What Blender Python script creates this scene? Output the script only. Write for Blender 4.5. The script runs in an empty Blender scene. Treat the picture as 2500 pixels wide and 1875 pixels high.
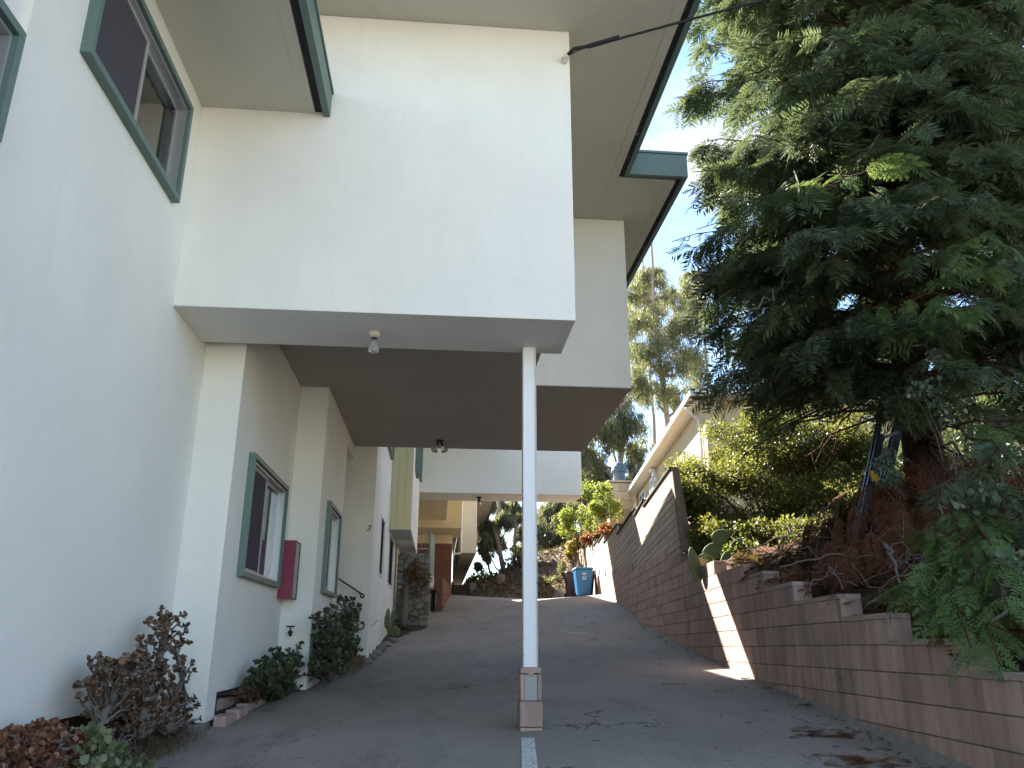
import bpy, bmesh, math, random
import numpy as np
from mathutils import Vector, Matrix

random.seed(7)
RNG = np.random.default_rng(11)
scn = bpy.context.scene
COL = scn.collection

# ------------------------------------------------------------------ camera
F_PX = 1941.65
CAMM = np.array([[0.99600584, -0.08922794, 0.00327811],
                 [-0.0304961, -0.30544753, 0.95172044],
                 [0.08391876, 0.94801908, 0.30694863]])   # right, up, forward (camera at the origin, eye height)
cam_d = bpy.data.cameras.new('camera')
cam = bpy.data.objects.new('camera', cam_d)
COL.objects.link(cam)
cam_d.sensor_fit = 'HORIZONTAL'
cam_d.sensor_width = 36.0
cam_d.lens = F_PX / 2500 * 36
cam_d.clip_start = 0.05
cam_d.clip_end = 3000
r_, u_, f_ = CAMM
cam.matrix_world = Matrix(((r_[0], u_[0], -f_[0], 0), (r_[1], u_[1], -f_[1], 0), (r_[2], u_[2], -f_[2], 0), (0, 0, 0, 1)))
scn.camera = cam

# ------------------------------------------------------------------ world, sun, exposure
SUN = Vector((0.55, -1.0, -0.9)).normalized()           # direction the light travels
sun_el = math.asin(-SUN.z)
sun_az = math.atan2(-SUN.x, -SUN.y)                      # from +Y towards +X
world = bpy.data.worlds.new('World')
scn.world = world
world.use_nodes = True
wn = world.node_tree
wn.nodes.clear()
wo = wn.nodes.new('ShaderNodeOutputWorld')
wb = wn.nodes.new('ShaderNodeBackground')
wb.inputs['Strength'].default_value = 0.068
sky = wn.nodes.new('ShaderNodeTexSky')
sky.sky_type = 'NISHITA'
sky.sun_disc = False
sky.sun_elevation = sun_el
sky.sun_rotation = sun_az
sky.air_density = 1.0
sky.dust_density = 0.0
sky.ozone_density = 1.6
tc = wn.nodes.new('ShaderNodeTexCoord')
mp = wn.nodes.new('ShaderNodeMapping')
mp.inputs['Scale'].default_value = (1.0, 1.0, 2.2)
mp.inputs['Location'].default_value = (5.6, 0.0, 0.0)
cn = wn.nodes.new('ShaderNodeTexNoise')
cn.inputs['Scale'].default_value = 3.2
cn.inputs['Detail'].default_value = 8
cn.inputs['Roughness'].default_value = 0.58
cr = wn.nodes.new('ShaderNodeValToRGB')
cr.color_ramp.elements[0].position = 0.50
cr.color_ramp.elements[1].position = 0.66
mx = wn.nodes.new('ShaderNodeMix')
mx.data_type = 'RGBA'
mx.inputs[7].default_value = (2.35, 2.45, 2.6, 1)
wn.links.new(tc.outputs['Generated'], mp.inputs['Vector'])
wn.links.new(mp.outputs['Vector'], cn.inputs['Vector'])
wn.links.new(cn.outputs['Fac'], cr.inputs['Fac'])
wn.links.new(cr.outputs['Color'], mx.inputs[0])
wn.links.new(sky.outputs['Color'], mx.inputs[6])
wn.links.new(mx.outputs[2], wb.inputs['Color'])
wn.links.new(wb.outputs['Background'], wo.inputs['Surface'])

sl = bpy.data.lights.new('sun', 'SUN')
sl.energy = 5.0
sl.angle = math.radians(0.53)
sl.color = (1.0, 0.93, 0.82)
so = bpy.data.objects.new('sun', sl)
COL.objects.link(so)
so.rotation_euler = SUN.to_track_quat('-Z', 'Y').to_euler()
so.location = (-10, 20, 25)

scn.view_settings.view_transform = 'Standard'
scn.view_settings.look = 'None'
scn.view_settings.exposure = 2.72
scn.view_settings.gamma = 1.0
scn.render.engine = 'CYCLES'
scn.cycles.max_bounces = 7
scn.cycles.diffuse_bounces = 4
scn.cycles.glossy_bounces = 2
scn.cycles.transmission_bounces = 4
scn.cycles.transparent_max_bounces = 4
scn.cycles.caustics_reflective = False
scn.cycles.caustics_refractive = False

# ------------------------------------------------------------------ pixel helpers (2500 x 1875 photograph)
def ray(px, py):
    c = np.array([px - 1250.0, 937.5 - py, F_PX])
    return CAMM.T @ c
def atX(px, py, X):
    d = ray(px, py); return d * (X / d[0])
def atY(px, py, Y):
    d = ray(px, py); return d * (Y / d[1])
def atZ(px, py, z):
    d = ray(px, py); return d * (z / d[2])

# ------------------------------------------------------------------ materials
def geo_pos(nt):
    g = nt.nodes.new('ShaderNodeNewGeometry')
    return g
def mixc(nt, fac, a, b, mode='MIX'):
    m = nt.nodes.new('ShaderNodeMix'); m.data_type = 'RGBA'; m.blend_type = mode
    for sock, v in ((m.inputs[0], fac), (m.inputs[6], a), (m.inputs[7], b)):
        if isinstance(v, bpy.types.NodeSocket): nt.links.new(v, sock)
        elif isinstance(v, (int, float)): sock.default_value = v
        else: sock.default_value = (*v, 1) if len(v) == 3 else v
    return m.outputs[2]
def noise(nt, vec, scale, detail=4, rough=0.55, stretch=None):
    n = nt.nodes.new('ShaderNodeTexNoise')
    n.inputs['Scale'].default_value = scale; n.inputs['Detail'].default_value = detail; n.inputs['Roughness'].default_value = rough
    if stretch:
        m = nt.nodes.new('ShaderNodeMapping'); m.inputs['Scale'].default_value = stretch
        nt.links.new(vec, m.inputs['Vector']); vec = m.outputs['Vector']
    nt.links.new(vec, n.inputs['Vector'])
    return n.outputs['Fac']
def ramp(nt, fac, p0, p1, c0=(0, 0, 0), c1=(1, 1, 1)):
    r = nt.nodes.new('ShaderNodeValToRGB')
    r.color_ramp.elements[0].position = p0; r.color_ramp.elements[1].position = p1
    r.color_ramp.elements[0].color = (*c0, 1); r.color_ramp.elements[1].color = (*c1, 1)
    nt.links.new(fac, r.inputs['Fac'])
    return r.outputs['Color']
def mul(c, k): return tuple(min(1.0, x * k) for x in c)
def base_mat(name):
    m = bpy.data.materials.new(name); m.use_nodes = True
    nt = m.node_tree
    b = nt.nodes['Principled BSDF']
    return m, nt, b
def add_bump(nt, b, h, strength, dist=0.01):
    bp = nt.nodes.new('ShaderNodeBump'); bp.inputs['Strength'].default_value = strength; bp.inputs['Distance'].default_value = dist
    nt.links.new(h, bp.inputs['Height']); nt.links.new(bp.outputs['Normal'], b.inputs['Normal'])
def pm(name, col, rough=0.8, var=0.1, vscale=3.0, bump=0.15, bscale=60, spec=0.3, objrand=0.0, streak=0.0, metal=0.0, col2=None, c2pos=(0.55, 0.75), c2scale=5.0, bdist=0.01):
    m, nt, b = base_mat(name)
    g = geo_pos(nt); P = g.outputs['Position']
    c = mixc(nt, noise(nt, P, vscale, 5), mul(col, 1 - var), mul(col, 1 + var))
    if col2 is not None:
        c = mixc(nt, ramp(nt, noise(nt, P, c2scale, 6, 0.65), *c2pos), c, col2)
    if streak:
        s = ramp(nt, noise(nt, P, 5.0, 5, 0.6, (1.6, 1.6, 0.22)), 0.35, 0.7)
        c = mixc(nt, s, c, mul(col, 1 - streak))
        s2 = ramp(nt, noise(nt, P, 7.0, 4, 0.6, (1.3, 1.3, 0.15)), 0.6, 0.75)
        c = mixc(nt, s2, c, mul(col, 1 + streak * 0.8))
    if objrand:
        oi = nt.nodes.new('ShaderNodeObjectInfo')
        mr = nt.nodes.new('ShaderNodeMapRange'); mr.inputs[3].default_value = 1 - objrand; mr.inputs[4].default_value = 1 + objrand
        nt.links.new(oi.outputs['Random'], mr.inputs[0])
        vm = nt.nodes.new('ShaderNodeVectorMath'); vm.operation = 'SCALE'
        nt.links.new(c, vm.inputs[0]); nt.links.new(mr.outputs[0], vm.inputs['Scale'])
        c = vm.outputs[0]
    nt.links.new(c, b.inputs['Base Color'])
    b.inputs['Roughness'].default_value = rough
    b.inputs['Specular IOR Level'].default_value = spec
    b.inputs['Metallic'].default_value = metal
    if bump: add_bump(nt, b, noise(nt, P, bscale, 4, 0.6), bump, bdist)
    return m
def leaf_mat(name, ca, cb, transl=0.35, rough=0.45, spec=0.35, cc=None, ccp=0.85, yel=.25):
    m, nt, b = base_mat(name)
    g = geo_pos(nt)
    rp = g.outputs['Random Per Island']
    c = mixc(nt, rp, ca, cb)
    if cc is not None:
        c = mixc(nt, ramp(nt, rp, ccp, ccp + 0.02), c, cc)
    nz = noise(nt, g.outputs['Position'], 1.6, 3)
    c = mixc(nt, ramp(nt, nz, 0.3, 0.7), mixc(nt, 0.75, (0, 0, 0), c), mixc(nt, 0.12, c, cb))
    nt.links.new(c, b.inputs['Base Color'])
    b.inputs['Roughness'].default_value = rough
    b.inputs['Specular IOR Level'].default_value = spec
    t = nt.nodes.new('ShaderNodeBsdfTranslucent')
    nt.links.new(mixc(nt, yel, c, (0.5, 0.55, 0.08)), t.inputs['Color'])
    ms = nt.nodes.new('ShaderNodeMixShader'); ms.inputs[0].default_value = transl
    out = nt.nodes['Material Output']
    nt.links.new(b.outputs[0], ms.inputs[1]); nt.links.new(t.outputs[0], ms.inputs[2]); nt.links.new(ms.outputs[0], out.inputs['Surface'])
    return m

MT = {}
def stucco(name, col, streakv=0.06):
    m, nt, b = base_mat(name)
    P = geo_pos(nt).outputs['Position']
    c = mixc(nt, ramp(nt, noise(nt, P, 0.9, 5), 0.3, 0.7), mul(col, 0.94), mul(col, 1.03))
    s = ramp(nt, noise(nt, P, 2.6, 6, 0.65, (1.5, 1.5, 0.3)), 0.52, 0.74)
    c = mixc(nt, s, c, mul(col, 1 - streakv * 1.8))
    sp = ramp(nt, noise(nt, P, 38, 3, 0.7), 0.75, 0.80)
    c = mixc(nt, sp, c, mul(col, 0.82))
    nt.links.new(c, b.inputs['Base Color'])
    b.inputs['Roughness'].default_value = 0.75
    b.inputs['Specular IOR Level'].default_value = 0.25
    h = nt.nodes.new('ShaderNodeMath'); h.operation = 'ADD'
    h2 = nt.nodes.new('ShaderNodeMath'); h2.operation = 'MULTIPLY'; h2.inputs[1].default_value = 2.2
    nt.links.new(noise(nt, P, 9, 4, 0.6), h2.inputs[0])
    nt.links.new(h2.outputs[0], h.inputs[0]); nt.links.new(noise(nt, P, 130, 3, 0.6), h.inputs[1])
    add_bump(nt, b, h.outputs[0], 0.30, 0.012)
    return m
MT['stucco'] = stucco('white_stucco', (0.80, 0.785, 0.725), 0.028)
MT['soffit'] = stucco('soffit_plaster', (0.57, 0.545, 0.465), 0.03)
MT['ceilingshade'] = stucco('ceiling_shade_tone', (0.40, 0.37, 0.325), 0.03)  # stucco colour darkened to stand for the deep shade under the bridge
MT['cream'] = stucco('cream_stucco', (0.70, 0.62, 0.42), 0.04)
MT['houseyellow'] = stucco('yellow_stucco', (0.52, 0.40, 0.225), 0.03)
MT['green'] = pm('green_trim_paint', (0.115, 0.175, 0.158), 0.5, 0.10, 6, 0.05, 80, 0.4)
MT['panel'] = pm('olive_cream_panel', (0.56, 0.52, 0.31), 0.6, 0.04, 3, 0.04, 90, 0.3)
MT['darkgap'] = pm('weathered_dark_strip', (0.035, 0.032, 0.038), 0.8, 0.4, 18, 0.3, 70, 0.2, col2=(0.22, 0.20, 0.19), c2pos=(0.60, 0.68), c2scale=9)
MT['white'] = pm('white_paint', (0.74, 0.74, 0.73), 0.45, 0.03, 8, 0.04, 60, 0.4)
MT['steel'] = pm('white_painted_steel', (0.80, 0.81, 0.82), 0.4, 0.04, 4, 0.04, 40, 0.45, col2=(0.30, 0.13, 0.06), c2pos=(0.735, 0.75), c2scale=11)
MT['rustedge'] = pm('rusty_painted_edge', (0.66, 0.62, 0.58), 0.6, 0.1, 20, 0.2, 80, 0.3, col2=(0.20, 0.085, 0.045), c2pos=(0.60, 0.65), c2scale=16)
MT['alu'] = pm('aluminium_sash', (0.50, 0.51, 0.53), 0.35, 0.06, 30, 0.02, 80, 0.5, metal=0.6)
MT['dark'] = pm('dark_interior', (0.03, 0.028, 0.027), 0.9, 0.2, 3, 0.0)
MT['curtain'] = pm('pale_curtain', (0.24, 0.23, 0.205), 0.9, 0.12, 8, 0.0)
MT['screen'] = pm('insect_screen', (0.080, 0.073, 0.085), 0.9, 0.08, 12, 0.05, 200, 0.05)
def glass():
    m, nt, b = base_mat('window_glass')
    b.inputs['Base Color'].default_value = (0.93, 0.96, 0.95, 1)
    b.inputs['Roughness'].default_value = 0.015
    b.inputs['Transmission Weight'].default_value = 1.0
    b.inputs['IOR'].default_value = 1.35
    return m
MT['glass'] = glass()
MT['maroon'] = pm('magenta_box_paint', (0.24, 0.035, 0.070), 0.45, 0.06, 6, 0.04, 50, 0.4)
MT['greyside'] = pm('grey_metal_side', (0.36, 0.35, 0.34), 0.5, 0.08, 9, 0.05, 50, 0.4)
MT['black'] = pm('black_iron', (0.012, 0.012, 0.013), 0.5, 0.2, 20, 0.08, 60, 0.4)
MT['porcelain'] = pm('chipped_porcelain', (0.62, 0.58, 0.48), 0.4, 0.1, 30, 0.05, 90, 0.5, col2=(0.10, 0.08, 0.06), c2pos=(0.68, 0.72), c2scale=45)
def bulbm():
    m, nt, b = base_mat('bulb_glass')
    b.inputs['Base Color'].default_value = (0.55, 0.56, 0.58, 1); b.inputs['Roughness'].default_value = 0.12
    b.inputs['Transmission Weight'].default_value = 0.6; b.inputs['Specular IOR Level'].default_value = 0.6
    return m
MT['bulb'] = bulbm()
MT['block'] = pm('brown_concrete_block', (0.50, 0.358, 0.300), 0.9, 0.10, 5, 0.35, 85, 0.15, objrand=0.15, streak=0.36, col2=(0.50, 0.40, 0.34), c2pos=(0.60, 0.80), c2scale=3.2)
MT['mortar'] = pm('block_mortar', (0.25, 0.20, 0.175), 0.95, 0.15, 6, 0.4, 90, 0.1, streak=0.2)
MT['capblock'] = pm('cap_block', (0.42, 0.325, 0.28), 0.9, 0.12, 6, 0.35, 85, 0.15, objrand=0.10, col2=(0.15, 0.13, 0.11), c2scale=6)
MT['board'] = pm('weathered_fence_board', (0.49, 0.405, 0.315), 0.85, 0.10, 4, 0.25, 70, 0.15, objrand=0.10, streak=0.22)
MT['postwood'] = pm('weathered_post', (0.20, 0.165, 0.125), 0.9, 0.2, 7, 0.35, 60, 0.15, streak=0.3)
MT['fencecap'] = pm('dark_fence_cap', (0.045, 0.038, 0.034), 0.8, 0.2, 8, 0.1, 60, 0.2)
MT['grout'] = pm('grey_grout', (0.40, 0.40, 0.385), 0.95, 0.22, 160, 0.5, 160, 0.15)
MT['concrete'] = pm('old_concrete', (0.24, 0.225, 0.205), 0.95, 0.2, 6, 0.4, 60, 0.15, streak=0.2)
MT['brick'] = pm('red_brick', (0.19, 0.095, 0.066), 0.85, 0.15, 9, 0.25, 80, 0.2, objrand=0.16)
MT['stone'] = pm('grey_green_fieldstone', (0.215, 0.215, 0.175), 0.9, 0.25, 5, 0.6, 22, 0.2, objrand=0.30, col2=(0.32, 0.29, 0.20), c2scale=4, bdist=0.03)
MT['stonemortar'] = pm('stone_mortar', (0.15, 0.145, 0.125), 0.95, 0.2, 9, 0.3, 60, 0.1)
MT['tanstone'] = pm('tan_chimney_stone', (0.56, 0.40, 0.24), 0.8, 0.16, 3, 0.2, 40, 0.2, objrand=0.22)
MT['roofdark'] = pm('dark_roofing', (0.05, 0.047, 0.045), 0.9, 0.2, 8, 0.3, 40, 0.15)
MT['bark'] = pm('redwood_bark', (0.105, 0.055, 0.038), 0.95, 0.3, 4, 0.9, 16, 0.1, streak=0.45, bdist=0.05)
MT['eucbark'] = pm('eucalyptus_bark', (0.30, 0.235, 0.19), 0.9, 0.25, 3, 0.3, 20, 0.15, streak=0.35)
MT['twig'] = pm('grey_twig', (0.20, 0.165, 0.145), 0.9, 0.25, 12, 0.2, 60, 0.15)
MT['jadestem'] = pm('jade_stem', (0.17, 0.145, 0.125), 0.85, 0.2, 14, 0.25, 60, 0.2)
MT['soil'] = pm('dark_soil', (0.075, 0.052, 0.040), 0.98, 0.35, 7, 0.8, 28, 0.1, col2=(0.12, 0.07, 0.045), c2scale=12, bdist=0.04)
MT['hilldirt'] = pm('bare_hill_dirt', (0.15, 0.108, 0.080), 0.98, 0.3, 1.6, 0.7, 9, 0.1, col2=(0.12, 0.11, 0.06), c2scale=1.2, bdist=0.08)
MT['grassland'] = pm('dry_ground', (0.33, 0.31, 0.27), 0.98, 0.25, 0.3, 0.4, 3, 0.1)
MT['binblue'] = pm('blue_bin_plastic', (0.012, 0.13, 0.30), 0.42, 0.06, 4, 0.04, 50, 0.45)
MT['binlid'] = pm('light_blue_lid', (0.035, 0.20, 0.36), 0.45, 0.06, 4, 0.04, 50, 0.45)
MT['binbrown'] = pm('brown_bin_plastic', (0.10, 0.055, 0.045), 0.5, 0.08, 4, 0.04, 50, 0.4)
MT['cable'] = pm('black_cable', (0.018, 0.018, 0.022), 0.6, 0.1, 9, 0.0)
MT['ladder'] = pm('dark_fibreglass', (0.020, 0.021, 0.026), 0.4, 0.2, 10, 0.05, 60, 0.45)
MT['yellow'] = pm('yellow_plastic', (0.62, 0.33, 0.02), 0.5, 0.1, 10, 0.05)
MT['capmetal'] = pm('grey_blue_metal', (0.075, 0.10, 0.125), 0.45, 0.1, 9, 0.03, 40, 0.5)

def asphalt():
    m, nt, b = base_mat('asphalt')
    P = geo_pos(nt).outputs['Position']
    base = (0.385, 0.338, 0.288)
    c = mixc(nt, ramp(nt, noise(nt, P, 0.55, 5, 0.6), 0.3, 0.7), mul(base, 0.80), mul(base, 1.12))
    c = mixc(nt, ramp(nt, noise(nt, P, 1.7, 6, 0.7, (1, 0.35, 1)), 0.52, 0.70), c, (0.255, 0.225, 0.192))
    c = mixc(nt, ramp(nt, noise(nt, P, 120, 2, 0.5), 0.44, 0.66), mixc(nt, 0.42, c, (0, 0, 0)), mixc(nt, 0.10, c, (0.5, 0.5, 0.5)))
    c = mixc(nt, ramp(nt, noise(nt, P, 75, 1, 0.5), 0.68, 0.74), c, (0.36, 0.35, 0.34))
    # worn tar marks
    t = ramp(nt, noise(nt, P, 2.6, 3, 0.5, (1.0, 3.2, 1)), 0.715, 0.725)
    c = mixc(nt, t, c, (0.035, 0.035, 0.037))
    # hairline cracks
    v = nt.nodes.new('ShaderNodeTexVoronoi'); v.feature = 'DISTANCE_TO_EDGE'; v.inputs['Scale'].default_value = 0.62
    wv = nt.nodes.new('ShaderNodeVectorMath'); wv.operation = 'ADD'
    nn = nt.nodes.new('ShaderNodeTexNoise'); nn.inputs['Scale'].default_value = 2.4; nn.inputs['Detail'].default_value = 6
    nt.links.new(P, nn.inputs['Vector'])
    sc = nt.nodes.new('ShaderNodeVectorMath'); sc.operation = 'SCALE'; sc.inputs['Scale'].default_value = 0.9
    nt.links.new(nn.outputs['Color'], sc.inputs[0])
    nt.links.new(P, wv.inputs[0]); nt.links.new(sc.outputs[0], wv.inputs[1]); nt.links.new(wv.outputs[0], v.inputs['Vector'])
    crk = ramp(nt, v.outputs['Distance'], 0.002, 0.008, (1, 1, 1), (0, 0, 0))
    gate = ramp(nt, noise(nt, P, 0.7, 3), 0.53, 0.58)
    crm = nt.nodes.new('ShaderNodeMath'); crm.operation = 'MULTIPLY'
    nt.links.new(crk, crm.inputs[0]); nt.links.new(gate, crm.inputs[1])
    c = mixc(nt, crm.outputs[0], c, (0.03, 0.029, 0.028))
    nt.links.new(c, b.inputs['Base Color'])
    b.inputs['Roughness'].default_value = 0.86
    b.inputs['Specular IOR Level'].default_value = 0.3
    add_bump(nt, b, noise(nt, P, 140, 3, 0.6), 0.5, 0.008)
    return m
MT['asphalt'] = asphalt()
MT['roadpaint'] = pm('worn_white_paint', (0.62, 0.63, 0.63), 0.7, 0.1, 30, 0.3, 120, 0.2, col2=(0.11, 0.11, 0.11), c2pos=(0.56, 0.62), c2scale=48)

MT['redwood'] = leaf_mat('redwood_needles', (0.056, 0.086, 0.048), (0.125, 0.166, 0.088), 0.36, 0.5, 0.3, yel=.12)
MT['redwoodtip'] = leaf_mat('fresh_redwood_needles', (0.100, 0.165, 0.050), (0.175, 0.265, 0.085), 0.35, 0.5, 0.3, yel=.15)
MT['deadneedle'] = leaf_mat('dead_redwood_needles', (0.10, 0.040, 0.024), (0.22, 0.098, 0.056), 0.15, 0.8, 0.1)
MT['bushleaf'] = leaf_mat('small_bush_leaves', (0.062, 0.080, 0.020), (0.165, 0.155, 0.040), 0.42, 0.45, 0.3, (0.26, 0.15, 0.05), 0.92, yel=.3)
MT['eucleaf'] = leaf_mat('eucalyptus_leaves', (0.085, 0.100, 0.060), (0.175, 0.180, 0.115), 0.48, 0.5, 0.3, (0.26, 0.17, 0.10), 0.90)
MT['limeleaf'] = leaf_mat('bright_shrub_leaves', (0.13, 0.18, 0.03), (0.26, 0.28, 0.06), 0.5, 0.5, 0.3)
MT['redleaf'] = leaf_mat('red_nandina_leaves', (0.24, 0.04, 0.035), (0.33, 0.10, 0.06), 0.35, 0.5, 0.3)
MT['orangeleaf'] = leaf_mat('yellow_orange_leaves', (0.20, 0.17, 0.04), (0.34, 0.20, 0.06), 0.45, 0.5, 0.3)
MT['jadered'] = leaf_mat('reddish_jade_leaves', (0.070, 0.050, 0.026), (0.155, 0.078, 0.048), 0.10, 0.35, 0.45, (0.28, 0.15, 0.095), 0.80)
MT['jadeorange'] = leaf_mat('orange_brown_jade_leaves', (0.095, 0.036, 0.020), (0.20, 0.075, 0.038), 0.10, 0.38, 0.45, (0.33, 0.16, 0.09), 0.85)
MT['jadegreen'] = leaf_mat('dark_green_jade_leaves', (0.022, 0.038, 0.014), (0.065, 0.088, 0.032), 0.10, 0.3, 0.5, (0.10, 0.12, 0.05), 0.9)
MT['paleleaf'] = leaf_mat('pale_green_leaves', (0.115, 0.150, 0.085), (0.27, 0.30, 0.165), 0.2, 0.45, 0.35)
MT['drygrass'] = leaf_mat('dry_grass', (0.115, 0.080, 0.050), (0.24, 0.18, 0.11), 0.2, 0.7, 0.15)
MT['spider'] = leaf_mat('striped_grass', (0.10, 0.12, 0.06), (0.27, 0.28, 0.17), 0.25, 0.5, 0.3)
MT['cactus'] = pm('cactus_pad', (0.095, 0.135, 0.062), 0.6, 0.18, 12, 0.25, 45, 0.3)
MT['ivy'] = leaf_mat('grey_green_round_leaves', (0.085, 0.13, 0.085), (0.17, 0.225, 0.15), 0.2, 0.45, 0.35)
MT['litter'] = leaf_mat('fallen_leaf_litter', (0.10, 0.055, 0.030), (0.24, 0.145, 0.075), 0.05, 0.85, 0.1)

# ------------------------------------------------------------------ object helpers
def link(name, mesh, mat=None, parent=None, kind=None):
    o = bpy.data.objects.new(name, mesh)
    COL.objects.link(o)
    if mat is not None and len(mesh.materials) == 0:
        mesh.materials.append(MT[mat] if isinstance(mat, str) else mat)
    if parent is not None:
        o.parent = parent
        o.matrix_parent_inverse = PINV[parent.name]
    if kind: o['kind'] = kind
    return o
PINV = {}
def register(o):
    # remember the inverse world transform so children can be given in world coordinates
    M = Matrix.Translation(o.location) @ o.rotation_euler.to_matrix().to_4x4()
    if o.parent is not None: M = Matrix.Identity(4)
    PINV[o.name] = M.inverted()
    return o
def thing(name, label, cat, loc=(0, 0, 0), group=None):
    o = bpy.data.objects.new(name, None)
    COL.objects.link(o); o.location = loc; o.empty_display_size = 0.2
    o['label'] = label; o['category'] = cat
    if group: o['group'] = group
    return register(o)
def tag(o, label, cat, group=None):
    o['label'] = label; o['category'] = cat
    if group: o['group'] = group
    return o
def part(o):
    register(o); return o
def structure(o): o['kind'] = 'structure'; return o

def mesh_from(V, F, name='m', smooth=False):
    me = bpy.data.meshes.new(name)
    me.from_pydata([tuple(v) for v in V], [], [tuple(f) for f in F])
    if smooth: me.shade_smooth()
    me.update()
    return me
def mesh_tris(V, T, name='m', smooth=False):
    V = np.asarray(V, np.float32); T = np.asarray(T, np.int32)
    me = bpy.data.meshes.new(name)
    me.vertices.add(len(V)); me.vertices.foreach_set('co', V.ravel())
    me.loops.add(len(T) * 3); me.loops.foreach_set('vertex_index', T.ravel())
    me.polygons.add(len(T))
    me.polygons.foreach_set('loop_start', np.arange(0, len(T) * 3, 3, dtype=np.int32))
    try: me.polygons.foreach_set('loop_total', np.full(len(T), 3, np.int32))
    except Exception: pass
    me.update(calc_edges=True); me.validate()
    if smooth: me.shade_smooth()
    return me
BOXF = [(0, 3, 2, 1), (4, 5, 6, 7), (0, 1, 5, 4), (1, 2, 6, 5), (2, 3, 7, 6), (3, 0, 4, 7)]
def boxv(x0, x1, y0, y1, z0, z1):
    return [(x0, y0, z0), (x1, y0, z0), (x1, y1, z0), (x0, y1, z0), (x0, y0, z1), (x1, y0, z1), (x1, y1, z1), (x0, y1, z1)]
class MB:
    def __init__(s): s.V = []; s.F = []
    def add(s, V, F):
        n = len(s.V); s.V += [tuple(v) for v in V]; s.F += [tuple(i + n for i in f) for f in F]; return s
    def box(s, *a): return s.add(boxv(*a), BOXF)
    def prism(s, poly, z0, z1):
        n = len(poly)
        V = [(p[0], p[1], z0) for p in poly] + [(p[0], p[1], z1) for p in poly]
        F = [tuple(range(n))[::-1], tuple(range(n, 2 * n))] + [(i, (i + 1) % n, (i + 1) % n + n, i + n) for i in range(n)]
        return s.add(V, F)
    def hexa(s, P): return s.add(P, BOXF)
    def tube(s, pts, rad, n=8, cap=True):
        V, F = tube(pts, rad, n, cap); return s.add(V, F)
    def lathe(s, prof, c, n=16, axis=(0, 0, 1)):
        ax = Vector(axis).normalized(); q = Vector((0, 0, 1)).rotation_difference(ax)
        V = []; F = []
        for (r, z) in prof:
            for i in range(n):
                a = 2 * math.pi * i / n
                V.append(tuple(Vector(c) + q @ Vector((r * math.cos(a), r * math.sin(a), z))))
        for j in range(len(prof) - 1):
            for i in range(n):
                F.append((j * n + i, j * n + (i + 1) % n, (j + 1) * n + (i + 1) % n, (j + 1) * n + i))
        F.append(tuple(range(n))[::-1]); F.append(tuple((len(prof) - 1) * n + i for i in range(n)))
        return s.add(V, F)
    def obj(s, name, mat, parent=None, bevel=0, smooth=False, kind=None):
        me = mesh_from(s.V, s.F, name, smooth)
        o = link(name, me, mat, parent, kind)
        if bevel:
            b = o.modifiers.new('bevel', 'BEVEL'); b.width = bevel; b.segments = 2; b.limit_method = 'ANGLE'
        return o
def tube(pts, rad, n=8, cap=True):
    pts = [Vector(p) for p in pts]
    if isinstance(rad, (int, float)): rad = [rad] * len(pts)
    V = []; F = []
    up = Vector((0, 0, 1)) if abs((pts[-1] - pts[0]).normalized().z) < 0.9 else Vector((1, 0, 0))
    for i, p in enumerate(pts):
        d = (pts[min(i + 1, len(pts) - 1)] - pts[max(i - 1, 0)])
        d = d.normalized() if d.length > 1e-9 else Vector((0, 0, 1))
        a = d.cross(up)
        a = a.normalized() if a.length > 1e-6 else Vector((1, 0, 0))
        b = a.cross(d).normalized()
        for k in range(n):
            t = 2 * math.pi * k / n
            V.append(tuple(p + (a * math.cos(t) + b * math.sin(t)) * rad[i]))
    for i in range(len(pts) - 1):
        for k in range(n):
            F.append((i * n + k, i * n + (k + 1) % n, (i + 1) * n + (k + 1) % n, (i + 1) * n + k))
    if cap:
        F.append(tuple(range(n))[::-1]); F.append(tuple((len(pts) - 1) * n + k for k in range(n)))
    return V, F
def box(name, mat, parent, *a, bevel=0.0):
    return MB().box(*a).obj(name, mat, parent, bevel)

def slab_x(name, mat, parent, X, thick, y0, y1, z0, z1, holes=()):
    """wall whose face looks towards +X at X, with rectangular openings (y0,y1,z0,z1)"""
    ys = sorted(set([y0, y1] + [h[0] for h in holes] + [h[1] for h in holes]))
    zs = sorted(set([z0, z1] + [h[2] for h in holes] + [h[3] for h in holes]))
    inh = lambda i, j: any(h[0] <= (ys[i] + ys[i + 1]) / 2 <= h[1] and h[2] <= (zs[j] + zs[j + 1]) / 2 <= h[3] for h in holes)
    ny, nz = len(ys) - 1, len(zs) - 1
    solid = [[not inh(i, j) for j in range(nz)] for i in range(ny)]
    V = []; F = []; idx = {}
    def v(x, y, z):
        k = (x, y, z)
        if k not in idx: idx[k] = len(V); V.append(k)
        return idx[k]
    A, B = X, X - thick
    S = lambda i, j: 0 <= i < ny and 0 <= j < nz and solid[i][j]
    for i in range(ny):
        for j in range(nz):
            if not solid[i][j]: continue
            a, b, c, d = ys[i], ys[i + 1], zs[j], zs[j + 1]
            F.append((v(A, a, c), v(A, b, c), v(A, b, d), v(A, a, d)))
            F.append((v(B, a, c), v(B, a, d), v(B, b, d), v(B, b, c)))
            if not S(i - 1, j): F.append((v(A, a, c), v(A, a, d), v(B, a, d), v(B, a, c)))
            if not S(i + 1, j): F.append((v(A, b, c), v(B, b, c), v(B, b, d), v(A, b, d)))
            if not S(i, j - 1): F.append((v(A, a, c), v(B, a, c), v(B, b, c), v(A, b, c)))
            if not S(i, j + 1): F.append((v(A, a, d), v(A, b, d), v(B, b, d), v(B, a, d)))
    return link(name, mesh_from(V, F, name), mat, parent)

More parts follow.
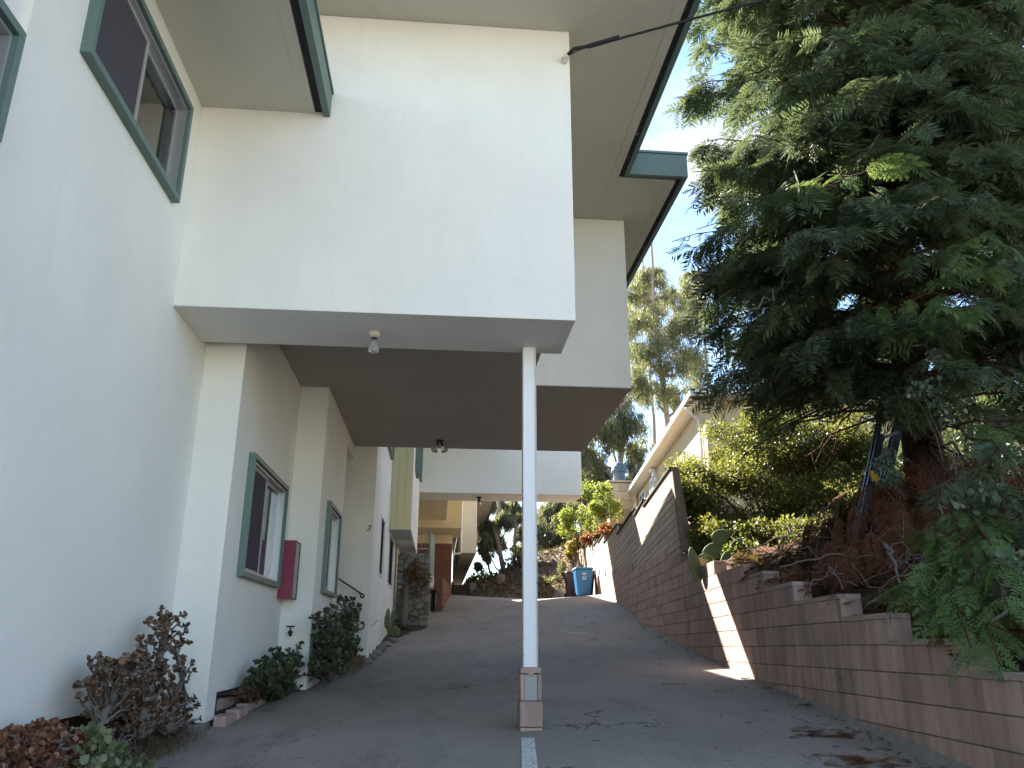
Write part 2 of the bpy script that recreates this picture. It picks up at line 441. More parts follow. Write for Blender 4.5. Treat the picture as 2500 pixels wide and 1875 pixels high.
def frame_ring(mb, X0, X1, y0, y1, z0, z1, w):
    mb.box(X0, X1, y0, y1, z0, z0 + w); mb.box(X0, X1, y0, y1, z1 - w, z1)
    mb.box(X0, X1, y0, y0 + w, z0 + w, z1 - w); mb.box(X0, X1, y1 - w, y1, z0 + w, z1 - w)
    return mb
def window_x(parent, X, y0, y1, z0, z1, depth=0.07, face=0.055, trim='green', screen=True, sash='alu', curtain=0.5, bead='white', both=False):
    """sliding window in a +X facing wall; outer trim box stands proud by depth"""
    w = frame_ring(MB(), X - 0.10, X + depth, y0, y1, z0, z1, face).obj('window', trim, parent, 0.003)
    part(w)
    a, b, c, d = y0 + face, y1 - face, z0 + face, z1 - face
    m = (a + b) / 2
    frame_ring(MB(), X - 0.085, X + depth - 0.035, a + 0.001, b - 0.001, c + 0.001, d - 0.001, 0.022).obj('frame', sash if sash else bead, w)
    # sliding leaf with screen (near half) and fixed leaf
    frame_ring(MB(), X - 0.03, X + 0.0, a + 0.024, m + 0.02, c + 0.024, d - 0.024, 0.03).obj('sash', ('dark' if both else 'greyside') if screen else sash, w)
    frame_ring(MB(), X - 0.068, X - 0.036, m - 0.02, b - 0.024, c + 0.024, d - 0.024, 0.03).obj('sash', sash, w)
    if screen:
        MB().box(X - 0.018, X - 0.014, a + 0.054, m - 0.01, c + 0.054, d - 0.054).obj('screen', 'screen', w)
    else:
        MB().box(X - 0.018, X - 0.013, a + 0.054, m - 0.01, c + 0.054, d - 0.054).obj('pane', 'glass', w)
    MB().box(X - 0.055, X - 0.050, m + 0.01, b - 0.054, c + 0.054, d - 0.054).obj('screen' if both else 'pane', 'screen' if both else 'glass', w)
    # room behind
    e = MB()
    x0, x1 = X - 0.75, X - 0.105
    V = boxv(x0, x1, y0 + 0.005, y1 - 0.005, z0 + 0.005, z1 - 0.005)
    e.add(V, [(0, 1, 2, 3), (4, 7, 6, 5), (0, 4, 5, 1), (2, 6, 7, 3), (3, 7, 4, 0)])
    e.obj('room_lining', 'dark', w)
    if curtain:
        ys = np.linspace(m + 0.02, m + 0.02 + (b - 0.05 - m) * curtain, 26); cb = MB()
        V = [(X - 0.16 + 0.018 * math.sin(k * 1.5), y, z) for z in (c + 0.02, d - 0.02) for k, y in enumerate(ys)]
        n = len(ys)
        cb.add(V, [(i, i + 1, i + 1 + n, i + n) for i in range(n - 1)])
        cb.obj('curtain', 'curtain', w)
    return w

# ------------------------------------------------------------------ the lie of the land
ZR = [(-8, -2.05), (0, -1.32), (5.7, -.81), (7.05, -.69), (9.05, -.53), (11.3, -.36), (13.4, -.19), (14.7, -.05), (16.1, .09), (17.7, .25), (19.1, .42), (20.4, .58), (22.8, .93), (24.3, 1.15), (26.6, 1.47), (28, 1.525), (30, 1.50), (34, 1.42), (60, 1.3)]
ZL = [(-8, -2.1), (0, -1.36), (5.7, -.90), (7.65, -.76), (9.3, -.65), (11.7, -.56), (12.8, -.52), (14, -.43), (17.7, -.10), (21.3, .19), (22.1, .27), (24, .46), (26.6, .85), (30, 1.40), (32, 1.69), (33, 1.75), (35, 1.77), (60, 1.6)]
def interp(tab, y): return float(np.interp(y, [t[0] for t in tab], [t[1] for t in tab]))
def sm(tab, y): return (interp(tab, y - .5) + 2 * interp(tab, y) + interp(tab, y + .5)) / 4
def wallX(y): return 2.94 + 0.0955 * y
XLE = [(-8, -2.1), (6.5, -2.15), (7.65, -1.97), (8.65, -1.9), (9.3, -1.8), (10.3, -1.7), (11.7, -1.6), (12.8, -1.4), (14, -1.2), (17.7, -1.0), (21.3, -.6), (22.1, -.3), (30, .2), (60, 1)]
def gz(x, y):
    l = interp(XLE, y); r = wallX(y)
    t = min(1.15, max(-0.15, (x - l) / (r - l)))
    return sm(ZL, y) + (sm(ZR, y) - sm(ZL, y)) * t
def build_ground():
    me = mesh_from([(-900, -900, -2.6), (900, -900, -2.6), (900, 900, -2.6), (-900, 900, -2.6)], [(0, 1, 2, 3)])
    structure(link('ground', me, 'grassland'))
    ys = np.concatenate([np.arange(-6, 4, 0.5), np.arange(4, 30, 0.2), np.arange(30, 46, 0.5)])
    n = 46
    V = []; F = []
    for j, y in enumerate(ys):
        l = -3.2 if y < 24 else -3.2 + 0.0 * y
        for i in range(n):
            x = l + (wallX(y) + 0.10 - l) * i / (n - 1)
            V.append((x, y, gz(x, y) + 0.006 * math.sin(x * 2.1 + y * .9) * math.cos(y * 1.3 - x)))
    for j in range(len(ys) - 1):
        for i in range(n - 1):
            F.append((j * n + i, j * n + i + 1, (j + 1) * n + i + 1, (j + 1) * n + i))
    structure(link('driveway', mesh_from(V, F, 'driveway', True), 'asphalt'))
    # painted stripe in front of the pier
    V = []; F = []
    for k, t in enumerate(np.linspace(0, 1, 12)):
        y = 6.98 - t * 3.4; x = .757 - .0955 * (6.98 - y)
        for s in (-.054, .054):
            V.append((x + s, y, gz(x, y) + 0.006 * math.sin(x * 2.1 + y * .9) * math.cos(y * 1.3 - x) + 0.005))
        if k: F.append((2 * k - 2, 2 * k - 1, 2 * k + 1, 2 * k))
    structure(link('painted_line', mesh_from(V, F), 'roadpaint'))
    # planting strip along the left building
    V = []; F = []
    ys = np.arange(2.0, 23.1, 0.25); n = 7
    for j, y in enumerate(ys):
        l = -3.0; e = interp(XLE, y) + 0.03 * math.sin(y * 3.1)
        for i in range(n):
            x = l + (e - l) * i / (n - 1)
            V.append((x, y, gz(e, y) + 0.055 - (0.075 if i == n - 1 else 0) + RNG.uniform(-.012, .012)))
        if j: F += [((j - 1) * n + i, (j - 1) * n + i + 1, j * n + i + 1, j * n + i) for i in range(n - 1)]
    structure(link('planting_strip', mesh_from(V, F, 'p', True), 'soil'))
build_ground()

def build_hill_litter():
    S_p = []; S_d = []
    for _ in range(5200):
        x = RNG.uniform(.5, 9); y = RNG.uniform(33.6, 43)
        S_p.append((x, y, hill_z(x, y) + RNG.uniform(0, .10))); S_d.append(RNG.normal(size=3) + (0, 0, .5))
    S = Soup(); S.add(*scatter(*LEAF2, np.array(S_p), np.array(S_d), RNG.normal(size=(len(S_p), 3)), RNG.uniform(.06, .22, len(S_p))))
    o = S.obj('hill_leaf_litter', leaf_mat('hill_litter', (.05, .045, .02), (.20, .145, .085), .1, .8, .1), None, kind='stuff')
    o['label'] = 'leaf litter and dry weeds covering the dirt hill'; o['category'] = 'litter'
# retaining wall courses
CH = 0.2032
def joint(k, y): return -0.019 - 0.009 * (y - 5.8) + CH * k
KST = {-5: 1.5, -4: 1.5, -3: 1.5, -2: 1.5, -1: 3.9, 0: 5.17, 1: 6.26, 2: 7.15, 3: 8.37, 4: 9.38, 5: 10.18, 6: 11.76, 7: 12.95, 8: 14.36, 9: 15.54, 10: 20.39, 11: 24.1, 12: 26.8, 13: 28.6, 14: 30.2, 15: 32.0, 16: 34.4}
WEND = 38.0
def ktop(y):
    return max(k for k, s in KST.items() if s <= y + 1e-6)
def wall_top(y): return joint(ktop(y), y)
def bank_z(x, y):
    w = wallX(y) + .19
    t = max(0, x - w)
    # smooth version of the stepped top
    base = float(np.interp(y, [2, 4.5, 5.7, 6.7, 7.8, 8.9, 9.8, 11, 12.4, 13.6, 15, 18, 22, 26, 30, 36, 45], [-.5, -.30, -.04, .16, .35, .55, .74, .9, 1.08, 1.28, 1.45, 1.62, 1.8, 2.0, 2.4, 2.9, 3.2]))
    rise = .30 * t if t < 3 else .9 + .12 * (t - 3)
    return base + rise
def build_bank():
    ys = np.concatenate([np.arange(1.5, 16, .3), np.arange(16, 60, 1.0)])
    xs = np.array([0, .08, .2, .4, .7, 1.0, 1.4, 1.8, 2.3, 2.9, 3.6, 4.5, 6, 8, 12, 18, 30])
    V = []; F = []; n = len(xs)
    for j, y in enumerate(ys):
        for i, t in enumerate(xs):
            x = wallX(y) + .195 + t
            V.append((x, y, bank_z(x, y) + (RNG.uniform(-.05, .05) if t > .1 else -.06)))
        if j: F += [((j - 1) * n + i, (j - 1) * n + i + 1, j * n + i + 1, j * n + i) for i in range(n - 1)]
    structure(link('garden_bank', mesh_from(V, F, 'b', True), 'soil'))
build_bank()
def hill_z(x, y):
    a = max(0.0, min(1.0, (y - 33) / 9))
    h = 1.35 + a * (1.1 + 0.50 * max(0, min(10, x - 1.2)) ** 0.95)
    if y > 43: h -= (y - 43) * 0.03
    return h + .12 * math.sin(x * 1.7 + y * .6) * a
def build_hill():
    xs = np.concatenate([np.arange(-30, -4, 3), np.arange(-4, 14, .6), np.arange(14, 60, 4)])
    ys = np.concatenate([np.arange(33, 46, .6), np.arange(46, 100, 5)])
    V = []; F = []; n = len(xs)
    for j, y in enumerate(ys):
        for i, x in enumerate(xs):
            V.append((x, y, hill_z(x, y) + RNG.uniform(-.05, .05) - (.4 if x < 0 else 0)))
        if j: F += [((j - 1) * n + i, (j - 1) * n + i + 1, j * n + i + 1, j * n + i) for i in range(n - 1)]
    structure(link('hillside', mesh_from(V, F, 'h', True), 'hilldirt'))
build_hill()

# ------------------------------------------------------------------ the apartment building
def build_apartments():
    B = thing('apartment_building', 'white stucco apartment building with green trim bridging over the driveway', 'building', (-2.4, 7.6, -.7))
    # upper sliding window, lower-left window strip
    W1 = (4.41, 6.27, 3.57, 4.54)
    W0 = (1.6, 3.72, 2.42, 3.10)
    slab_x('wall', 'stucco', B, -2.39, .30, 3.86, 7.70, -.49, 5.2, [W1])
    slab_x('wall', 'stucco', B, -2.43, .26, -3.0, 3.858, -.55, 5.2, [W0])
    window_x(B, -2.39, *W1, depth=.07, curtain=1.0)
    window_x(B, -2.43, *W0, depth=.13, curtain=0, screen=False)
    # footing behind the plants
    box('footing', 'soil', B, -2.95, -2.66, -3, 7.6, -1.9, -.495)
    box('footing', 'concrete', B, -2.41, -1.99, 7.55, 7.86, -1.2, -.692, bevel=.01)
    # pier and stepped ground-floor walls under the bridge
    W2 = (8.28, 10.26, .60, 1.85)
    V1 = (8.02, 9.22, -.66, -.46)
    slab_x('wall', 'stucco', B, -2.0, .60, 7.703, 10.786, -.69, 3.37, [W2, V1])
    window_x(B, -2.0, *W2, depth=.068, curtain=1.0)
    MB().box(-2.7, -2.602, 7.9, 9.4, -.75, -.35).obj('crawl_vent', 'dark', B)
    frame_ring(MB(), -2.10, -1.992, 8.021, 9.219, -.659, -.461, .018).obj('vent_frame', 'dark', B)
    for k in range(3): MB().box(-2.20, -2.03, 8.05 + k * .385, 8.42 + k * .385, -.639, -.53 - .012 * k).obj('vent_block', 'block', B, .008)
    W3 = (11.41, 12.78, .61, 1.88)
    slab_x('wall', 'stucco', B, -1.61, .60, 10.788, 13.30, -.75, 3.37, [W3])
    window_x(B, -1.61, *W3, depth=.06, curtain=.9)
    box('entry_header', 'stucco', B, -1.97, -1.608, 13.302, 14.376, 3.13, 3.367)
    box('wall', 'stucco', B, -3.2, -2.62, 10.0, 14.376, -.75, 3.367)
    # entry wall carrying the house number
    W4 = (16.05, 17.30, 1.22, 2.40); W5 = (18.95, 20.95, 1.22, 2.40); W6 = (16.2, 18.2, 3.95, 5.1)
    box('wall', 'stucco', B, -3.2, -1.53, 14.38, 14.60, -.75, 4.6)
    slab_x('wall', 'stucco', B, -1.19, .34, 14.38, 22.5, -.45, 6.5, [W4, W5, W6])
    for W in (W4, W5):
        window_x(B, -1.19, *W, depth=.02, face=.045, trim='white', sash='dark', screen=True, curtain=0, both=True)
    window_x(B, -1.19, *W6, depth=.075, curtain=0)
    # first bridge box (front of the carport), main bridge volume behind it
    box('bridge_front', 'stucco', B, -2.392, 1.17, 6.65, 7.55, 2.78, 6.008, bevel=.006)
    MB().prism([(-2.6, 7.553), (1.168, 7.553), (1.168, 10.42), (2.60, 10.42), (2.60, 14.36), (-2.6, 14.36)], 3.372, 6.006).obj('bridge_room', 'stucco', B, .006)
    MB().prism([(-2.6, 7.556), (1.165, 7.556), (1.165, 10.424), (2.596, 10.424), (2.596, 14.356), (-2.6, 14.356)], 3.362, 3.371).obj('ceiling', 'ceilingshade', B)  # thin panel added to carry the painted shade of the underside
    # rear mass of the building, never seen directly but it shades the drive
    box('rear_block', 'stucco', B, -11, -2.95, -3.0, 6.6, -1.9, 4.9)
    box('rear_block', 'stucco', B, -11, -3.21, 6.603, 60, -1.9, 6.4)
    # lower left eave: soffit, strip, fascia, roofing
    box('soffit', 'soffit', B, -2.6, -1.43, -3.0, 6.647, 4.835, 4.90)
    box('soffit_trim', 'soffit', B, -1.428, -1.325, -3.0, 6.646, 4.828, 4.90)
    box('gutter_gap', 'darkgap', B, -1.323, -1.247, -3.0, 6.645, 4.850, 4.90)
    box('fascia', 'green', B, -1.246, -1.18, -3.0, 6.644, 4.80, 5.055, bevel=.004)
    box('drip_edge', 'green', B, -1.262, -1.165, -3.0, 6.643, 5.057, 5.085)
    box('roof', 'roofdark', B, -11.2, -1.265, -3.2, 6.642, 4.905, 5.06)
    # upper roofs: soffit slab and edges (two steps in plan)
    z = 6.01
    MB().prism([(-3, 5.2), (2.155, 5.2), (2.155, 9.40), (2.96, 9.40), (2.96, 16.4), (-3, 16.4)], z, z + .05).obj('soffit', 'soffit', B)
    tr = MB()
    tr.box(2.157, 2.265, 5.2, 9.295, z - .006, z + .05); tr.box(2.157, 3.068, 9.297, 9.398, z - .006, z + .05); tr.box(2.962, 3.068, 9.40, 16.4, z - .006, z + .05)
    tr.obj('soffit_trim', 'soffit', B, .002)
    dg = MB()
    dg.box(2.267, 2.335, 5.2, 9.23, z + .02, z + .05); dg.box(2.267, 3.138, 9.232, 9.294, z + .02, z + .05); dg.box(3.070, 3.138, 9.296, 16.4, z + .02, z + .05)
    dg.obj('gutter_gap', 'darkgap', B)
    box('fascia', 'green', B, 2.337, 2.395, 5.14, 9.155, z - .015, 6.335, bevel=.004)
    box('fascia', 'green', B, 2.337, 3.20, 9.157, 9.229, z - .015, 6.335, bevel=.004)
    box('fascia', 'green', B, 3.141, 3.20, 9.231, 16.46, z - .015, 6.335, bevel=.004)
    box('fascia', 'green', B, -3, 2.335, 5.14, 5.197, z - .015, 6.335, bevel=.004)
    box('fascia', 'green', B, -3, 3.139, 16.402, 16.46, z - .015, 6.335, bevel=.004)
    MB().prism([(-3, 5.2), (2.41, 5.2), (2.41, 9.14), (3.215, 9.14), (3.215, 16.47), (-3, 16.47)], 6.337, 6.37).obj('roof', 'green', B)
    # uphill unit: clad bay, second bridge, flat roof over it
    MB().box(-1.187, -.712, 18.85, 24.6, 2.462, 6.5).obj('bay', 'stucco', B, .004)
    for k, (a, b) in enumerate(((-1.187, -1.033), (-1.029, -.855), (-.851, -.693))):
        box('cladding_board', 'panel', B, a, b, 18.825, 18.848, 2.455, 6.5, bevel=.003)
    box('bay_side', 'stucco', B, -.711, -.69, 18.85, 24.598, 2.458, 6.5)
    frame_ring(MB(), -.689, -.61, 19.9, 21.1, 4.1, 5.5, .08).obj('window', 'green', B)
    frame_ring(MB(), -.689, -.61, 22.9, 24.3, 4.62, 5.9, .08).obj('window', 'green', B)
    box('bridge_beam', 'stucco', B, -.688, 4.40, 24.602, 26.05, 4.36, 7.4, bevel=.006)
    box('bridge_room', 'cream', B, -3.3, .205, 26.053, 30.45, 4.362, 7.0)  # left end extended out of view to block sun on the drive
    box('roof', 'soffit', B, -3.0, 1.95, 19.2, 24.598, 6.505, 6.8)
    box('roof', 'soffit', B, -3.0, 4.1, 26.06, 30.4, 7.003, 7.2)
    box('roof', 'soffit', B, -3.0, 1.4, 30.45, 33.6, 7.003, 7.2)  # unseen slab added to keep sun off the crest of the drive
    box('roof', 'soffit', B, -3.0, -.66, 14.62, 19.19, 6.503, 6.7)
    # back of the passage
    box('rear_wall', 'cream', B, -1.8, .79, 30.453, 31.2, 4.06, 6.5)
    box('rear_wall', 'cream', B, -1.8, .50, 33.0, 33.3, 1.5, 4.6)
    box('rear_soffit', 'cream', B, -1.8, .79, 31.203, 34.0, 4.10, 4.3)
    # far unit overhanging the drive
    box('far_overhang', 'soffit', B, .92, 1.57, 35.0, 58, 3.60, 6.1)
    MB().prism([(.80, 35.6), (.90, 35.0), (.919, 35.0), (.919, 36.5), (.80, 36.5)], 3.60, 6.1).obj('far_overhang', 'soffit', B)
    MB().box(.93, .96, 34.975, 34.998, 3.60, 6.1).box(1.54, 1.57, 34.975, 34.998, 3.60, 6.1).obj('trim', 'white', B)
    box('far_soffit', 'soffit', B, .5, 2.42, 34.6, 60, 6.103, 6.2)
    box('fascia', 'green', B, 2.421, 2.50, 34.5, 60, 6.06, 6.4)
    MB().tube([(.915, 34.95, 6.1), (.915, 34.95, 3.62), (.87, 34.95, 3.57), (.55, 34.95, 3.54)], .035, 8).obj('drain_pipe', 'white', B)
    box('far_wall', 'soffit', B, -2, .46, 34.5, 58, 1.0, 6.1)
    # brown brick panel behind the stone pier: long thin bricks in two stacks
    bp = box('brick_panel', 'dark', B, -1.0, .475, 32.5, 32.7, 1.4, 3.70)
    part(bp)
    me = mesh_from(boxv(-.5, .5, -.5, .5, -.5, .5), BOXF); me.materials.append(MT['brick'])
    rows = 24
    for r in range(rows):
        for (a, b) in ((-1.0, -.27), (-.262, .10), (.107, .475)):
            o = link('brick', me, None, bp); h = 2.30 / rows
            o.location = ((a + b) / 2, 32.49, 1.4 + (r + .5) * h); o.scale = (b - a, .03, h - .022)
    # low brick wall beside the drive, level top, in front of the panel
    L = thing('brick_wall', 'low red brick wall running uphill beside the drive behind the stone pier', 'wall', (.1, 26.6, .8))
    core = MB(); core.hexa([(-.07, 26.62, .3), (.085, 26.62, .3), (.455, 32.0, .9), (.30, 32.0, .9), (-.07, 26.62, 1.93), (.085, 26.62, 1.93), (.455, 32.0, 1.93), (.30, 32.0, 1.93)])
    part(core.obj('mortar_core', 'dark', L))
    rh = .0755
    ang = math.atan2(-.37, 5.38)
    for r in range(15):
        zz = 1.97 - (r + .5) * rh
        for k in range(11):
            t = (k + (.5 if r % 2 else 0)) / 11.0
            y0 = 26.60 + t * 5.4; y1 = min(y0 + 5.4 / 11 - .012, 32.0)
            if y1 - y0 < .05: continue
            ym = (y0 + y1) / 2; x = .1 + (ym - 26.6) * .0688
            if zz + .05 < gz(x, ym): continue
            o = link('brick', me, None, L)
            o.location = (x - .012, ym, zz); o.scale = (.05, y1 - y0, rh - .012); o.rotation_euler = (0, 0, ang)
        if zz > .75:
            o = link('brick', me, None, L); o.location = (.010, 26.60, zz); o.scale = (.175, .05, rh - .012)
    return B
APT = build_apartments()

def build_building_details():
    # house number
    cu = bpy.data.curves.new('num', 'FONT'); cu.body = '3'; cu.size = .155; cu.extrude = .004; cu.shear = .28; cu.align_x = 'CENTER'
    tmp = bpy.data.objects.new('tmpnum', cu); COL.objects.link(tmp)
    dg = bpy.context.evaluated_depsgraph_get()
    me = bpy.data.meshes.new_from_object(tmp.evaluated_get(dg))
    bpy.data.objects.remove(tmp)
    me.materials.clear()
    o = link('house_number', me, 'black')
    o.location = (-1.275, 14.373, 1.835); o.rotation_euler = (math.pi / 2, 0, 0)
    tag(o, 'black slanted house number 3 on the shaded entry wall', 'house number')
    # entry handrail
    h = thing('handrail', 'thin dark handrail with curled end on the entry wall below the number', 'handrail', (-1.3, 14.2, .7))
    MB().tube([(-1.98, 14.16, 1.16), (-1.30, 14.16, .745)], .014, 8).obj('rail', 'black', h)
    MB().tube([(-1.30 + .045 * math.sin(a) * (1 - a / 8), 14.16, .745 - .045 * (1 - math.cos(a)) * (1 - a / 9)) for a in np.linspace(0, 5.2, 14)], .015, 6).obj('scroll', 'black', h)
    MB().tube([(-1.36, 14.16, .78), (-1.36, 14.377, .76)], .010, 6).obj('bracket', 'black', h)
    # magenta box in the corner
    b = thing('wall_box', 'dark magenta box mounted in the wall corner beside the ground floor window', 'box', (-1.9, 10.6, .49))
    MB().box(-1.995, -1.826, 10.452, 10.784, .49, 1.195).obj('body', 'greyside', b, .004)
    MB().box(-1.997, -1.815, 10.432, 10.450, .482, 1.203).obj('door', 'maroon', b, .003)
    MB().box(-1.825, -1.818, 10.452, 10.784, 1.188, 1.200).box(-1.825, -1.818, 10.752, 10.784, .49, 1.187).box(-1.825, -1.818, 10.452, 10.75, .485, .497).obj('edge_trim', 'black', b)
    # faucet on the second pier
    f = thing('garden_faucet', 'small dark garden faucet on the pale pier below the magenta box', 'faucet', (-1.85, 10.78, .07))
    MB().tube([(-1.85, 10.785, .09), (-1.85, 10.70, .09), (-1.835, 10.67, .05)], [.022, .024, .018], 10).lathe([(.026, 0), (.026, .03)], (-1.85, 10.72, .075), 10).obj('body', 'black', f)
    MB().tube([(-1.85, 10.715, .10), (-1.85, 10.715, .158)], .008, 6).tube([(-1.90, 10.715, .160), (-1.80, 10.715, .160)], .010, 6).obj('handle', 'black', f)
    # ceiling lamps
    t = thing('ceiling_lamp', 'bare bulb in a chipped white ceiling socket under the front bridge', 'lamp', (-.68, 7.13, 2.78))
    MB().lathe([(.062, 0), (.064, -.02), (.046, -.052), (.030, -.056)], (-.68, 7.12, 2.779), 18).obj('socket', 'porcelain', t, smooth=True)
    MB().lathe([(.024, 0), (.024, -.012)], (-.68, 7.12, 2.722), 14).obj('collar', 'black', t)
    MB().lathe([(.014, 0), (.018, -.03), (.044, -.075), (.052, -.105), (.047, -.13), (.02, -.145)], (-.68, 7.12, 2.712), 18).obj('bulb', 'bulb', t, smooth=True)
    t = thing('twin_spotlight', 'pair of dark floodlight bulbs hanging from the shaded ceiling', 'lamp', (-.06, 13.7, 3.37))
    MB().lathe([(.075, 0), (.075, -.018), (.03, -.03)], (-.06, 13.75, 3.371), 18).obj('mount', 'black', t)
    for s in (-1, 1):
        ax = Vector((s * .42, -.15, -1)).normalized(); p = Vector((-.06 + s * .02, 13.75, 3.345))
        MB().tube([p, p + ax * .10], .020, 10).obj('arm', 'black', t)
        MB().lathe([(.024, 0), (.030, .02), (.062, .095), (.066, .11), (.045, .125)], p + ax * .085, 16, ax).obj('bulb', 'bulb', t, smooth=True)
    t = thing('ceiling_lamp', 'small bare bulb hanging beneath the second bridge further uphill', 'lamp', (2.0, 25.6, 4.36))
    c = Vector((1.20, 25.3, 4.359))
    MB().lathe([(.10, 0), (.08, -.03), (.04, -.04), (.035, -.10), (.07, -.12), (.03, -.13)], c, 14).obj('socket', 'black', t)
    MB().lathe([(.03, 0), (.065, -.06), (.06, -.1), (.02, -.12)], c + Vector((0, 0, -.13)), 14).obj('bulb', 'bulb', t, smooth=True)
    # H column and its block pier
    t = thing('steel_column', 'white steel column with rusty flanges holding up the front bridge', 'column', (.822, 7.42, -.22))
    MB().box(.7665, .8815, 7.373, 7.383, -.222, 2.778).obj('web', 'steel', t)
    for x0, x1 in ((.759, .7660), (.8820, .889)):
        MB().box(x0, x1, 7.36, 7.475, -.222, 2.778).obj('flange', 'rustedge', t)
    t = thing('block_pier', 'short brown block pier under the white steel column', 'pier', (.822, 7.42, -.8))
    m = MB().box(.727, .917, 7.30, 7.56, -.84, -.708).obj('block', 'block', t, .006)
    MB().box(.724, .920, 7.302, 7.56, -.702, -.502).obj('block', 'block', t, .006)
    MB().box(.731, .764, 7.306, 7.55, -.490, -.280).obj('block_side', 'block', t, .005)
    MB().box(.880, .913, 7.306, 7.55, -.490, -.280).obj('block_side', 'block', t, .005)
    MB().box(.766, .878, 7.318, 7.54, -.492, -.282).obj('grout_core', 'grout', t, .003)
    MB().box(.735, .910, 7.33, 7.54, -.502, -.4905).obj('mortar_bed', 'concrete', t)
    MB().box(.732, .912, 7.315, 7.55, -.272, -.224).obj('cap', 'capblock', t, .005)
    MB().hexa([(.79, 7.30, -.281), (.85, 7.30, -.284), (.85, 7.33, -.28), (.79, 7.33, -.28), (.80, 7.31, -.262), (.83, 7.308, -.258), (.83, 7.33, -.26), (.80, 7.33, -.26)]).obj('loose_chip', 'block', t)
    # service cable to the front bridge
    t = thing('service_cable', 'black overhead service cable anchored at the corner of the front bridge', 'cable', (1.13, 6.64, 5.66))
    A = Vector((1.13, 6.56, 5.67)); Bp = Vector((2.75, 5.8, 5.755)); D = (Bp - A)
    pts = [A + D * s + Vector((0, 0, -.006 * s * (8 - s))) for s in np.linspace(0.22, 8, 30)]
    MB().tube(pts, .0125, 8).obj('cable', 'cable', t)
    MB().tube([A + D * .12, A + D * .3], .024, 10).obj('splice', 'cable', t)
    MB().tube([A + Vector((0, .05, 0)), A + D * .04 + Vector((0, 0, .02)), A + D * .13], .018, 8).tube([A + Vector((.02, 0, -.03)), A + D * .08 + Vector((0, 0, -.01)), A + D * .14], .006, 6).obj('lead', 'cable', t)
    MB().lathe([(.03, 0), (.034, .03), (.02, .06), (.028, .08)], (1.11, 6.648, 5.625), 12, (.1, -1, .2)).obj('insulator', 'porcelain', t)
    # brown curb blocks and brick step at the foot of the wall
    for k in range(4):
        y0 = 7.90 + k * .405
        z0 = gz(-1.95, y0)
        o = MB().box(-1.975, -1.86 + .02 * (k % 2), y0, y0 + .39, z0 - .1, z0 + .085).obj('curb_block', 'block', None, .012)
        tag(o, ['brown curb block at the foot of the pale corner pier', 'second brown curb block uphill from the pier, below the crawl vent', 'third brown curb block uphill from the pier, below the crawl vent', 'last brown curb block, half hidden by jade shrubs'][k], 'block', 'curb blocks below the crawl vent')
    t = thing('brick_step', 'small red brick step at the entry recess', 'step', (-1.4, 13.9, -.4))
    for k in range(4):
        MB().box(-1.60 + k * .105, -1.50 + k * .105, 13.70, 14.30, -.36, -.245).obj('brick', 'brick', t, .006)
    MB().box(-1.60, -1.18, 13.68, 14.32, -.62, -.365).obj('riser', 'brick', t)
build_building_details()

